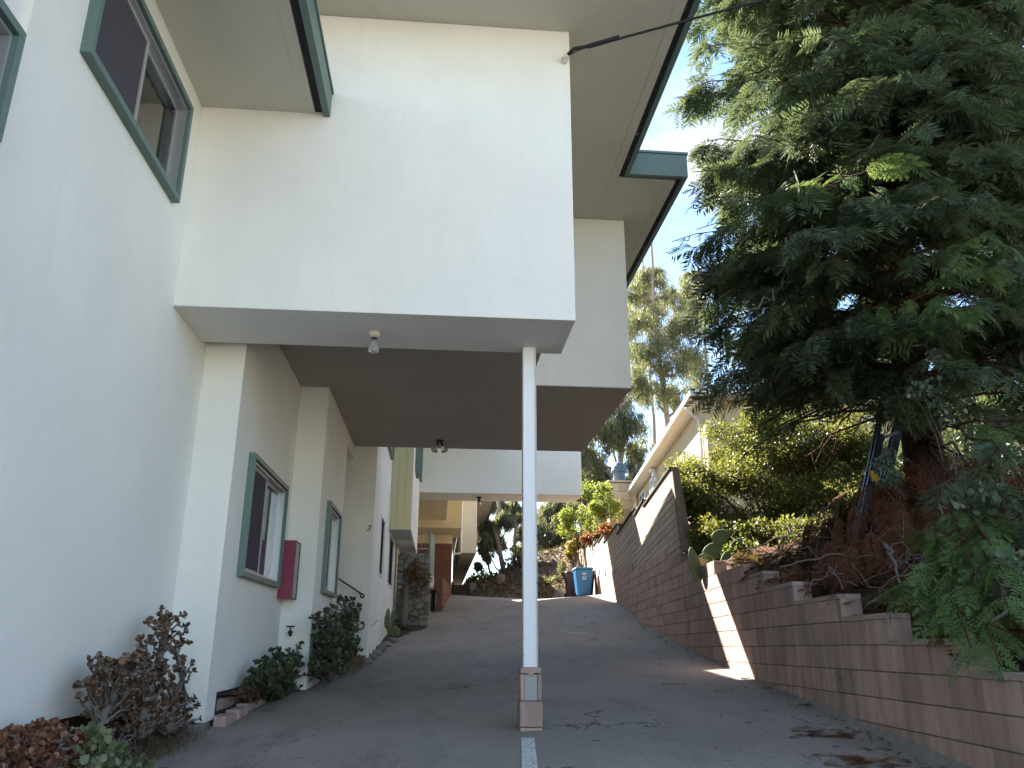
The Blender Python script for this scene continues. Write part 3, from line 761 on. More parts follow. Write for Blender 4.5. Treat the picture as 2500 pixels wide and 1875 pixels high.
def build_stone_pier():
    t = thing('stone_pier', 'rough grey green fieldstone pier below the cream clad bay', 'wall', (-.7, 22.8, .2))
    MB().box(-1.165, -.28, 22.835, 23.5, -.1, 2.27).obj('mortar_core', 'stonemortar', t)
    # irregular stones: jittered grid cells shrunk into rounded slabs
    rnd = random.Random(3)
    def stone(P, d):
        # P: list of 2d points (x,z); front at y=22.82-d
        n = len(P); cx = sum(p[0] for p in P) / n; cz = sum(p[1] for p in P) / n
        V = [(cx + (p[0] - cx) * .985, 22.90, cz + (p[1] - cz) * .985) for p in P]
        V += [(cx + (p[0] - cx) * .965, 22.84 - d * .4, cz + (p[1] - cz) * .965) for p in P]
        V += [(cx + (p[0] - cx) * .84, 22.82 - d, cz + (p[1] - cz) * .84) for p in P]
        F = [(i, (i + 1) % n, (i + 1) % n + n, i + n) for i in range(n)] + [(i + n, (i + 1) % n + n, (i + 1) % n + 2 * n, i + 2 * n) for i in range(n)]
        F += [tuple(range(2 * n, 3 * n))]
        MB().add(V, F).obj('stone', 'stone', t)
    pts = []
    x0, x1, z0, z1 = -1.17, -.27, .05, 2.32
    for _ in range(4000):
        p = (rnd.uniform(x0, x1), rnd.uniform(z0, z1)); md = rnd.choice((.15, .19, .24))
        if all(math.hypot((p[0] - q[0]) * .85, (p[1] - q[1]) * 1.2) > md for q in pts): pts.append(p)
    for p in pts:
        poly = [(x0, z0), (x1, z0), (x1, z1), (x0, z1)]
        for q in pts:
            if q is p: continue
            mx_, mz_ = (p[0] + q[0]) / 2, (p[1] + q[1]) / 2; nx, nz = q[0] - p[0], q[1] - p[1]; out = []
            for i in range(len(poly)):
                A, C = poly[i], poly[(i + 1) % len(poly)]
                da = (A[0] - mx_) * nx + (A[1] - mz_) * nz; dc = (C[0] - mx_) * nx + (C[1] - mz_) * nz
                if da <= 0: out.append(A)
                if da * dc < 0: t_ = da / (da - dc); out.append((A[0] + (C[0] - A[0]) * t_, A[1] + (C[1] - A[1]) * t_))
            poly = out
            if not poly: break
        if len(poly) > 2: stone(poly, rnd.uniform(.01, .055))
    # right-hand return of the pier
    for j in range(8):
        z0 = .12 + j * .27
        MB().hexa([(-.30, 22.92, z0), (-.262, 22.92, z0 + .02), (-.262, 23.48, z0), (-.30, 23.48, z0), (-.30, 22.92, z0 + .24), (-.258, 22.95, z0 + .23), (-.26, 23.46, z0 + .24), (-.30, 23.48, z0 + .24)]).obj('stone', 'stone', t)
    # green post, railing and screen behind
    o = MB().box(-1.185, -1.15, 21.9, 22.0, .1, 2.45).obj('green_post', 'green'); tag(o, 'slim green post between the white wall and the stone pier', 'post')
    g = thing('green_screen', 'tall narrow green screen panel behind the stone pier', 'screen', (-.3, 25, 2.2))
    MB().hexa([(-.335, 25.0, 2.0), (-.30, 25.0, 2.0), (-.17, 27.0, 2.0), (-.21, 27.0, 2.0), (-.335, 25.0, 3.24), (-.30, 25.0, 3.24), (-.17, 27.0, 3.24), (-.21, 27.0, 3.24)]).obj('panel', 'green', g)
    MB().box(-.345, -.295, 24.95, 25.0, 1.0, 3.25).obj('post', 'green', g)
    MB().box(-.29, -.16, 25.2, 26.4, 1.55, 1.9).obj('ledge', 'white', g)
    r = thing('stair_railing', 'thin pale metal railing between the clad bay and the green screen', 'railing', (-.6, 25, 2.6))
    MB().box(-.72, -.35, 24.98, 25.0, 2.66, 2.69).obj('rail', 'greyside', r)
    for x in (-.58, -.45):
        MB().box(x - .008, x + .008, 24.98, 25.0, 2.69, 3.24).obj('baluster', 'greyside', r)
    o = MB().box(-.24, -.1, 27.0, 27.1, .5, 1.6).obj('doorway_post', 'dark'); tag(o, 'dark door post in the shaded gap beside the low brick wall', 'post')
build_stone_pier()

# ------------------------------------------------------------------ retaining wall and fence
def chamfer_box(c=.012):
    bm = bmesh.new(); bmesh.ops.create_cube(bm, size=1)
    me = bpy.data.meshes.new('block'); 
    bmesh.ops.bevel(bm, geom=bm.edges[:], offset=c, segments=1, affect='EDGES', profile=.5)
    bm.to_mesh(me); bm.free(); return me
def build_retaining_wall():
    T = thing('retaining_wall', 'long stepped brown concrete block retaining wall along the right of the drive', 'wall', (wallX(8), 8, -.6))
    me = chamfer_box(.014); me.materials.append(MT['block'])
    mc = chamfer_box(.03); mc.materials.append(MT['capblock'])
    ang = -math.atan(.0955); tilt = -.009
    L = .4064
    ent = []
    ks = sorted(KST)
    for k in ks:
        ystart = KST[k]
        # the course runs from its step end uphill until the drive covers it
        off = (L / 2 if k % 2 else 0.0)
        y = ystart
        first = True
        ln = L / math.sqrt(1 + .0955 ** 2)
        yy = [ystart]
        n0 = math.ceil((ystart + .12 - off) / ln)
        while True:
            v = n0 * ln + off; n0 += 1
            if v > WEND: break
            yy.append(v)
        for a, b in zip(yy, yy[1:]):
            ym = (a + b) / 2
            if joint(k, ym) < sm(ZR, ym) - .03: break
            ent.append((k, a, b))
    ent.sort(key=lambda e: math.hypot(wallX(e[1]), e[1]))
    def place(o, k, a, b, h, z):
        ym = (a + b) / 2
        ln = (b - a) * math.sqrt(1 + .0955 ** 2)
        j = RNG.uniform(-.0025, .0025)
        o.location = (wallX(ym) + .095 + j, ym + .0, z)
        o.scale = (.19, ln - .0045, h)
        o.rotation_euler = (tilt, 0, ang)
    vis = [e for e in ent if e[1] > 3.2]
    for k, a, b in vis[:300]:
        o = link('block', me, None, T); place(o, k, a, b, CH - .0095, joint(k, (a + b) / 2) - CH / 2)
    rest = MB()
    for k, a, b in vis[300:]:
        ym = (a + b) / 2; ln = b - a
        z0 = joint(k, ym) - CH + .005; z1 = joint(k, ym) - .005
        xa, xb = wallX(a + .002), wallX(b - .002)
        j = RNG.uniform(-.003, .003)
        rest.hexa([(xa + j, a + .003, z0), (xa + .19, a + .003, z0), (xb + .19, b - .003, z0), (xb + j, b - .003, z0), (xa + j, a + .003, z1), (xa + .19, a + .003, z1), (xb + .19, b - .003, z1), (xb + j, b - .003, z1)])
    o = rest.obj('far_blocks', 'block', T); o['kind'] = 'stuff'
    # mortar core, set back from the block faces
    mo = MB()
    br = sorted([v for v in KST.values() if v > 3.2] + [3.2, WEND])
    for a, b in zip(br, br[1:]):
        if b - a < .01: continue
        k = ktop((a + b) / 2)
        xa, xb = wallX(a) + .009, wallX(b) + .009
        za, zb = joint(k, a) - .012, joint(k, b) - .012
        ga, gb = -1.4, -1.4
        mo.hexa([(xa, a + .012, ga), (xa + .17, a + .012, ga), (xb + .17, b - .001, gb), (xb, b - .001, gb), (xa, a + .012, za), (xa + .17, a + .012, za), (xb + .17, b - .001, zb), (xb, b - .001, zb)])
    mo.obj('mortar', 'mortar', T)
    # cap blocks on the near steps
    for k in range(-1, 5):
        a0 = KST[k] + .002; b0 = KST[k + 1] - .002
        n = max(1, round((b0 - a0) / .405)); w = (b0 - a0) / n
        for i in range(n):
            a, b = a0 + i * w, a0 + (i + 1) * w
            o = link('cap_block', mc, None, T); place(o, k, a, b, .043, joint(k, (a + b) / 2) + .0185)
            o.scale.x = .205
    # concrete footing toe showing near the camera
    V = []; F = []
    for j, y in enumerate(np.arange(4.2, 9.2, .2)):
        g = sm(ZR, y); w = wallX(y); hh = .03 + .05 * max(0, min(1, (8.8 - y) / 3)) + RNG.uniform(-.008, .008)
        V += [(w - .10, y, g - .03), (w - .02, y, g + hh * .5), (w + .004, y, g + hh)]
        if j: n = 3 * j; F += [(n - 3, n - 2, n + 1, n), (n - 2, n - 1, n + 2, n + 1)]
    link('footing_toe', mesh_from(V, F, 'toe', True), 'concrete', T)
    # small drain ring
    p = (wallX(7.35) - .004, 7.35, -.30)
    MB().lathe([(.030, 0), (.030, .012), (.018, .012), (.018, .002)], p, 14, (-1, .0955, 0)).obj('drain_ring', 'concrete', T)
build_retaining_wall()

def build_fence():
    T = thing('board_fence', 'weathered horizontal board fence stepping uphill on top of the block wall', 'fence', (wallX(14.4), 14.4, 1.5))
    # (y0, y1, top at y0, top at y1)
    P = [(14.74, 18.20, 3.15, 2.97), (18.22, 19.70, 3.12, 2.98), (19.72, 23.2, 3.14, 2.97), (23.22, 27.05, 3.25, 3.16), (27.07, 28.9, 3.45, 3.37), (28.92, 30.65, 3.52, 3.45), (30.67, 32.4, 3.74, 3.61), (32.42, 34.0, 3.87, 3.80), (34.02, 36.0, 4.05, 3.95), (36.02, 38.0, 4.25, 4.15)]
    H = .1385
    xo = .028
    def end_shift(z): return -(3.15 - z) * .315
    for pi, (a, b, za, zb) in enumerate(P):
        cuts = sorted([a, b] + [v for v in KST.values() if a + .05 < v < b - .05])
        for r in range(22):
            ta, tb = za - r * H, zb - r * H
            segs = [(a, b)]
            low = min(tb, ta) - H < max(wall_top(a + .03), wall_top(b - .03)) + .02
            if low: segs = list(zip(cuts, cuts[1:]))
            for (s, e) in segs:
                zt0 = ta + (tb - ta) * (s - a) / (b - a); zt1 = ta + (tb - ta) * (e - a) / (b - a)
                ym = (s + e) / 2; wt0 = joint(ktop(ym), s) + .004; wt1 = joint(ktop(ym), e) + .004
                zb0, zb1 = max(zt0 - H + .015, wt0), max(zt1 - H + .015, wt1)
                if zt0 - zb0 < .012 and zt1 - zb1 < .012: continue
                zt0 = max(zt0, zb0 + .002); zt1 = max(zt1, zb1 + .002)
                s2 = s + .002; e2 = e - .002
                sb = st = s2
                if pi == 0 and s == a: st = s2 + end_shift(zt0) ; sb = s2 + end_shift(zb0)
                x0, x1 = wallX(s) + xo, wallX(e) + xo
                j = RNG.uniform(0, .006)
                MB().hexa([(wallX(sb) + xo + j, sb, zb0), (wallX(sb) + xo + .045, sb, zb0), (x1 + .045, e2, zb1), (x1 + j, e2, zb1),
                           (wallX(st) + xo + j, st, zt0), (wallX(st) + xo + .045, st, zt0), (x1 + .045, e2, zt1), (x1 + j, e2, zt1)]).obj('board', 'board', T)
        kx = max(ktop(a + .03), ktop(b - .03)); q0, q1 = wallX(a) + xo + .048, wallX(b) + xo + .048
        MB().hexa([(q0, a + .02, joint(kx, a) + .03), (q0 + .012, a + .02, joint(kx, a) + .03), (q1 + .012, b - .01, joint(kx, b) + .03), (q1, b - .01, joint(kx, b) + .03), (q0, a + .02, za - .01), (q0 + .012, a + .02, za - .01), (q1 + .012, b - .01, zb - .01), (q1, b - .01, zb - .01)]).obj('backing', 'dark', T)
        # cap rail and post at the downhill end of every panel
        c0, c1 = wallX(a), wallX(b)
        MB().hexa([(c0 - .015, a - .03, za + .001), (c0 + .17, a - .03, za + .001), (c1 + .17, b, zb + .001), (c1 - .015, b, zb + .001), (c0 - .015, a - .03, za + .036), (c0 + .17, a - .03, za + .036), (c1 + .17, b, zb + .036), (c1 - .015, b, zb + .036)]).obj('cap_rail', 'fencecap', T)
        zb_ = wall_top(a + .05) - (.0 if pi else 0)
        if pi == 0:
            s0, s1 = end_shift(zb_ - .02), 0
            MB().hexa([(c0 - .055 + xo, a + s0 - .09, zb_ + .002), (c0 + .17, a + s0 - .09, zb_ + .002), (c0 + .17, a + s0, zb_ + .002), (c0 - .055 + xo, a + s0, zb_ + .002), (c0 + xo, a - .09, za), (c0 + .17, a - .09, za), (c0 + .17, a, za), (c0 + xo, a, za)]).obj('end_post', 'postwood', T)
        else:
            MB().box(c0 + xo + .064, c0 + .165, a + .01, a + .10, zb_ + .005, za).obj('post', 'postwood', T)
    return T
build_fence()

# ------------------------------------------------------------------ neighbour's house on the bank
def build_house():
    T = thing('neighbour_house', 'pale yellow neighbouring house with white gutter above the board fence', 'house', (8.0, 22.5, 2.0))
    k = .116
    hx = lambda y: 7.78 + k * (y - 22.3)
    n = math.hypot(1, k)
    z0, z1 = 1.0, 6.92
    MB().hexa([(hx(22.3), 22.3, z0), (24, 20.6, z0), (26, 38, z0), (hx(40.6), 40.6, z0), (hx(22.3), 22.3, z1), (24, 20.6, z1), (26, 38, z1), (hx(40.6), 40.6, z1)]).obj('wall', 'houseyellow', T)
    # eave board, soffit, gutter along the sunny side and the front
    e = .48
    def along(y, off): return (hx(y) - off, y)
    def strip(name, mat, offa, offb, za, zb, y0=21.85, y1=40.9):
        a0, a1 = along(y0, offa), along(y1, offa); b0, b1 = along(y0, offb), along(y1, offb)
        MB().hexa([(a0[0], a0[1], za), (b0[0], b0[1], za), (b1[0], b1[1], za), (a1[0], a1[1], za), (a0[0], a0[1], zb), (b0[0], b0[1], zb), (b1[0], b1[1], zb), (a1[0], a1[1], zb)]).obj(name, mat, T)
    strip('eave_soffit', 'white', .40, -.05, 6.88, 6.93)
    strip('gutter', 'white', .53, .405, 6.90, 7.05)
    def fx(y): return y
    # front eave (runs to the right, behind the redwood)
    f0 = (hx(21.85) - .40, 21.8); f1 = (24, 20.15)
    for nm, mt, dy0, dy1, za, zb in (('eave_soffit', 'white', 0, .50, 6.88, 6.93), ('gutter', 'white', -.13, -.005, 6.90, 7.05)):
        MB().hexa([(f0[0], f0[1] + dy0, za), (f1[0], f1[1] + dy0, za), (f1[0], f1[1] + dy1, za), (f0[0], f0[1] + dy1, za), (f0[0], f0[1] + dy0, zb), (f1[0], f1[1] + dy0, zb), (f1[0], f1[1] + dy1, zb), (f0[0], f0[1] + dy1, zb)]).obj(nm, mt, T)
    # low hipped roof
    MB().add([(hx(21.8) - .5, 21.7, 7.06), (24.2, 20.0, 7.06), (26.2, 38.5, 7.06), (hx(41) - .5, 41, 7.06), (13, 27.5, 8.3), (20, 27, 8.3), (20, 33, 8.3), (14.5, 33.5, 8.3)],
             [(0, 1, 5, 4), (1, 2, 6, 5), (2, 3, 7, 6), (3, 0, 4, 7), (4, 5, 6, 7), (3, 2, 1, 0)]).obj('roof', 'roofdark', T)
    # downspouts with elbow
    for y, nm in ((22.9, 'a'), (39.6, 'b')):
        p = lambda off, z: (hx(y) - off, y, z)
        MB().tube([p(.45, 6.92), p(.45, 6.78), p(.10, 6.45), p(.06, 6.2), p(.06, 3.0)], .045, 8).obj('downspout', 'white', T)
    # scroll brackets under the eave
    for y in (32.1, 40.2):
        x = hx(y)
        MB().prism([(x - .30, y - .13), (x + .02, y - .13), (x + .02, y + .13), (x - .30, y + .13)], 6.72, 6.86).prism([(x - .20, y - .11), (x + .02, y - .11), (x + .02, y + .11), (x - .20, y + .11)], 6.52, 6.718).prism([(x - .10, y - .09), (x + .02, y - .09), (x + .02, y + .09), (x - .10, y + .09)], 6.34, 6.518).obj('eave_bracket', 'white', T, .03)
    # windows on the sunny side
    for y0, y1, za, zb in ((32.9, 33.9, 5.2, 6.70), (35.6, 37.5, 5.2, 6.68), (38.3, 38.9, 5.2, 6.45)):
        def q(y, off): return (hx(y) - off, y)
        fr = MB()
        for (a, b, c, d) in ((y0, y1, zb - .1, zb), (y0, y1, za, za + .1), (y0, y0 + .12, za + .1, zb - .1), (y1 - .12, y1, za + .1, zb - .1), ((y0 + y1) / 2 - .05, (y0 + y1) / 2 + .05, za + .1, zb - .1)):
            A, Bq = q(a, .06), q(b, .06); C, D = q(a, -.02), q(b, -.02)
            fr.hexa([(A[0], A[1], c), (C[0], C[1], c), (D[0], D[1], c), (Bq[0], Bq[1], c), (A[0], A[1], d), (C[0], C[1], d), (D[0], D[1], d), (Bq[0], Bq[1], d)])
        w = part(fr.obj('window', 'white', T))
        A, Bq = q(y0 + .1, .012), q(y1 - .1, .012)
        MB().hexa([(A[0], A[1], za + .08), (A[0] + .01, A[1], za + .08), (Bq[0] + .01, Bq[1], za + .08), (Bq[0], Bq[1], za + .08), (A[0], A[1], zb - .08), (A[0] + .01, A[1], zb - .08), (Bq[0] + .01, Bq[1], zb - .08), (Bq[0], Bq[1], zb - .08)]).obj('pane', 'capmetal', w)
    # front window low behind the fence end
    fr = part(MB().box(8.25, 8.33, 22.19, 22.26, 4.2, 5.5).box(8.85, 8.93, 22.13, 22.20, 4.2, 5.5).box(8.33, 8.85, 22.13, 22.26, 5.42, 5.5).box(8.33, 8.85, 22.13, 22.26, 4.2, 4.28).obj('window', 'white', T))
    MB().box(8.33, 8.85, 22.20, 22.215, 4.28, 5.42).obj('pane', 'capmetal', fr)
    # chimney of tan stones
    ch = part(MB().box(8.17, 9.28, 38.02, 38.88, 1.5, 7.40).obj('chimney', 'mortar', T))
    me = mesh_from(boxv(-.5, .5, -.5, .5, -.5, .5), BOXF); me.materials.append(MT['tanstone'])
    for r in range(13):
        z = 7.36 - (r + .5) * .42
        cut = 8.15 + (.62 if r % 2 else .48)
        for a, b in ((8.15, cut), (cut + .012, 9.30)):
            o = link('stone', me, None, ch); o.location = ((a + b) / 2, 38.0, z); o.scale = (b - a, .05, .408)
        o = link('stone', me, None, ch); o.location = (8.15, 38.45, z); o.scale = (.05, .90, .408)
    MB().box(8.10, 9.35, 37.93, 38.95, 7.405, 7.50).obj('chimney_cap', 'tanstone', ch, .01)
    c = (8.78, 38.45, 7.5)
    MB().lathe([(.30, 0), (.30, .48)], c, 18).lathe([(.40, .48), (.40, .56), (.36, .75), (.25, .93), (.10, 1.03), (.03, 1.06), (.025, 1.32), (.004, 1.5)], c, 18).obj('flue_cowl', 'capmetal', ch, smooth=False)
    return T
build_house()

# ------------------------------------------------------------------ bins, ladder
def build_bins():
    def bin_(name, label, x, y, body, lid, mark, rz=0.0, tall=1.06):
        z = gz(min(x, wallX(y) - .1), y) - .02
        T = thing('wheelie_bin', label, 'bin', (x, y, z), 'bins beyond the crest of the drive')
        def hx(w0, w1, d0, d1, a, b, cx=0, cy=0):
            return [(x - w0, y - d0, z + a), (x + w0, y - d0, z + a), (x + w0, y + d0, z + a), (x - w0, y + d0, z + a), (x - w1, y - d1, z + b), (x + w1, y - d1, z + b), (x + w1, y + d1, z + b), (x - w1, y + d1, z + b)]
        MB().hexa(hx(.235, .315, .24, .34, .08, tall - .08)).obj('body', body, T, .03)
        MB().hexa(hx(.335, .335, .36, .36, tall - .078, tall - .045)).obj('rim', body, T, .008)
        MB().hexa(hx(.345, .30, .37, .33, tall - .043, tall + .01)).obj('lid', lid, T, .015)
        for s in (-1, 1):
            MB().lathe([(.10, -.03), (.12, -.02), (.12, .02), (.10, .03)], (x + s * .27, y + .27, z + .12), 16, (1, 0, 0)).obj('wheel', 'black', T)
        MB().tube([(x - .26, y + .40, z + tall - .08), (x + .26, y + .40, z + tall - .08)], .018, 8).obj('handle', body, T)
        if mark:
            yf = lambda zz: y - (.24 + .10 * (zz - .08) / (tall - .16)) - .004
            m = MB()
            for (a, b, c, d) in ((-.09, .09, .845, .862), (-.075, .075, .665, .68), (-.055, .055, .64, .652)):
                m.add([(x + a, yf(c), z + c), (x + b, yf(c), z + c), (x + b, yf(d), z + d), (x + a, yf(d), z + d)], [(0, 1, 2, 3)])
            # three chasing arrows as small bent bars
            for q in range(3):
                an = math.radians(90 + 120 * q)
                for s0, s1, r0, r1 in ((-.5, .35, .045, .065), (.35, .75, .035, .078)):
                    p = [(r0, an + s0), (r1, an + s0), (r1 if s1 < .5 else .056, an + s1), (r0 if s1 < .5 else .056, an + s1)]
                    m.add([(x + r * math.cos(t), yf(.76 + r * math.sin(t)), z + .76 + r * math.sin(t)) for r, t in p], [(0, 1, 2, 3)])
            m.obj('marking', 'white', T)
    bin_('wheelie_bin', 'blue recycling bin with white marking in front of the sunlit wall', 5.22, 29.4, 'binblue', 'binlid', True)
    bin_('wheelie_bin', 'dark brown bin squeezed behind the blue one against the wall', 5.46, 30.3, 'black', 'binbrown', False, tall=1.02)
    bin_('wheelie_bin', 'brown bin mostly hidden behind the left edge of the blue one', 5.05, 30.5, 'binbrown', 'binbrown', False, tall=1.0)
build_bins()

def build_ladder():
    T = thing('extension_ladder', 'dark extension ladder leaning against the redwood trunk', 'ladder', (4.85, 8.9, .8))
    b0 = Vector(atY(2090, 1352, 8.85)); b1 = Vector(atY(2122, 1352, 9.15))
    t0 = Vector(atY(2150, 1060, 9.15)); t1 = Vector(atY(2196, 1040, 9.35))
    b0 = b0 + (b0 - t0) * .22; b1 = b1 + (b1 - t1) * .22
    wdir = (b1 - b0).normalized(); 
    def rail(a, b, w=.045, d=.02):
        ax = (b - a).normalized(); s = ax.cross(Vector((0, 1, 0))).normalized(); q = ax.cross(s)
        P = []
        for p in (a, b):
            P += [p - s * w - q * d, p + s * w - q * d, p + s * w + q * d, p - s * w + q * d]
        return MB().hexa([P[0], P[1], P[2], P[3], P[4], P[5], P[6], P[7]])
    rail(b0, t0).obj('rail', 'ladder', T, .004); rail(b1, t1).obj('rail', 'ladder', T, .004)
    o = Vector((0, .09, .02))
    rail(b0 + o + (t0 - b0) * .15, t0 + o + (t0 - b0) * .18, .035).obj('fly_rail', 'ladder', T, .004)
    rail(b1 + o + (t1 - b1) * .15, t1 + o + (t1 - b1) * .10, .035).obj('fly_rail', 'ladder', T, .004)
    for k in range(9):
        t = .08 + k * .11
        MB().tube([b0.lerp(t0, t), b1.lerp(t1, t)], .017, 8).obj('rung', 'alu', T)
    c = b0.lerp(t0, .70)
    MB().box(c.x - .04, c.x + .04, c.y - .06, c.y - .03, c.z - .08, c.z + .05).obj('rail_label', 'yellow', T)
build_ladder()

# ------------------------------------------------------------------ foliage tools
def nrm(a): return a / np.maximum(np.linalg.norm(a, axis=-1, keepdims=True), 1e-9)
def scatter(TV, TT, pos, d, n, scale):
    """copies of a small template (x along d, z along n) as one triangle soup"""
    pos = np.asarray(pos, float); d = nrm(np.asarray(d, float)); n = np.asarray(n, float)
    s = nrm(np.cross(n, d)); n = np.cross(d, s)
    scale = np.asarray(scale, float)
    if scale.ndim == 1: scale = scale[:, None]
    TV = np.asarray(TV, float)
    V = pos[:, None, :] + scale[:, None, :] * (TV[None, :, 0:1] * d[:, None, :] + TV[None, :, 1:2] * s[:, None, :] + TV[None, :, 2:3] * n[:, None, :])
    N = len(pos); k = len(TV)
    T = (np.asarray(TT)[None] + (np.arange(N) * k)[:, None, None]).reshape(-1, 3)
    return V.reshape(-1, 3), T
def rdir(n, zb=0.0):
    v = RNG.normal(size=(n, 3)); v = nrm(v); v[:, 2] += zb
    return nrm(v)
LEAF2 = (np.array([(0, 0, 0), (.35, .24, .04), (.75, .2, .05), (1, 0, 0), (.75, -.2, .05), (.35, -.24, .04)]), np.array([(0, 1, 5), (1, 2, 4), (1, 4, 5), (2, 3, 4)]))
LEAFN = (np.array([(0, 0, 0), (.45, .085, .02), (1, 0, -.08), (.45, -.085, .02)]), np.array([(0, 1, 3), (1, 2, 3)]))      # narrow hanging leaf
LEAFR = (np.array([(0, 0, 0), (.3, .30, .05), (.7, .42, .07), (1, .2, .03), (1, -.2, .03), (.7, -.42, .07), (.3, -.30, .05), (.6, 0, -.06)]), np.array([(0, 1, 7), (1, 2, 7), (2, 3, 7), (3, 4, 7), (4, 5, 7), (5, 6, 7), (6, 0, 7)]))  # fat round leaf
LEAFD = (np.array([(0, 0, 0), (.5, .32, .05), (1, 0, 0), (.5, -.32, .05)]), np.array([(0, 1, 3), (1, 2, 3)]))
def coarse_template(seed=1):
    r = np.random.default_rng(seed); V = []; T = []
    for i in range(10):
        t = .06 + .86 * i / 10; zc = -.22 * t * t
        for s in (-1, 1):
            L = .44 * (1 - .55 * abs(t - .35)) * r.uniform(.75, 1.15); a = math.radians(r.uniform(40, 62))
            d = np.array([math.cos(a), s * math.sin(a), r.uniform(-.3, -.02)]); q = np.array([-d[1], d[0], r.uniform(-.3, .3)])
            o = np.array([t, 0, zc]); b = len(V)
            V += [o, o + d * L * .45 + q * .030, o + d * L, o + d * L * .45 - q * .030]; T += [(b, b + 1, b + 3), (b + 1, b + 2, b + 3)]
    return np.array(V), np.array(T)
def spray_template(ntw=7, npair=6, seed=1):
    r = np.random.default_rng(seed); V = []; T = []
    def twig(o, d, L, droop):
        d = np.array(d, float); d /= np.linalg.norm(d)
        side = np.array([-d[1], d[0], 0]); side /= np.linalg.norm(side)
        for i in range(npair):
            t = (i + .6) / npair
            c = np.array(o) + d * L * t + np.array([0, 0, -droop * (L * t) ** 2 * 6])
            nl = .105 * (1.15 - .55 * abs(t - .45) * 1.6) * r.uniform(.8, 1.15)
            for s in (-1, 1):
                b = len(V)
                tip = c + d * nl * .55 + side * s * nl * .8 + np.array([0, 0, r.uniform(-.012, .006)])
                V.extend([c - d * .030, c + d * .030, tip]); T.append((b, b + 1, b + 2))
        b = len(V); e = np.array(o) + d * L + np.array([0, 0, -droop * L * L * 6])
        V.extend([e - d * .03 + side * .012, e - d * .03 - side * .012, e + d * .05]); T.append((b, b + 1, b + 2))
    for i in range(ntw):
        t = .10 + .80 * i / ntw
        zc = -.22 * t * t
        for s in (-1, 1):
            L = .42 * (1 - .55 * abs(t - .35)) * r.uniform(.75, 1.1)
            a = math.radians(r.uniform(42, 60))
            twig((t + s * .02, 0, zc), (math.cos(a), s * math.sin(a), r.uniform(-.12, .02)), L, .09)
    twig((.88, 0, -.17), (1, 0, -.35), .3, .05)
    return np.array(V), np.array(T)
SPR = [spray_template(7, 5, 1), spray_template(6, 5, 5), spray_template(7, 5, 9)]
SPC = [coarse_template(2), coarse_template(4)]
class Soup:
    def __init__(s): s.V = []; s.T = []; s.n = 0
    def add(s, V, T):
        s.V.append(np.asarray(V, float)); s.T.append(np.asarray(T) + s.n); s.n += len(V)
    def addq(s, V, F):
        T = []
        for f in F:
            for i in range(1, len(f) - 1): T.append((f[0], f[i], f[i + 1]))
        s.add(np.array([tuple(v) for v in V]), np.array(T))
    def obj(s, name, mat, parent=None, smooth=False, kind=None):
        return link(name, mesh_tris(np.concatenate(s.V), np.concatenate(s.T), name, smooth), mat, parent, kind)
def curve_pts(a, b, sag, n=8, wob=.0):
    a = np.asarray(a, float); b = np.asarray(b, float)
    t = np.linspace(0, 1, n)[:, None]
    p = a + (b - a) * t
    p[:, 2] += (sag * 4 * t * (1 - t))[:, 0]
    if wob: p[1:-1] += RNG.normal(scale=wob, size=(n - 2, 3))
    return p

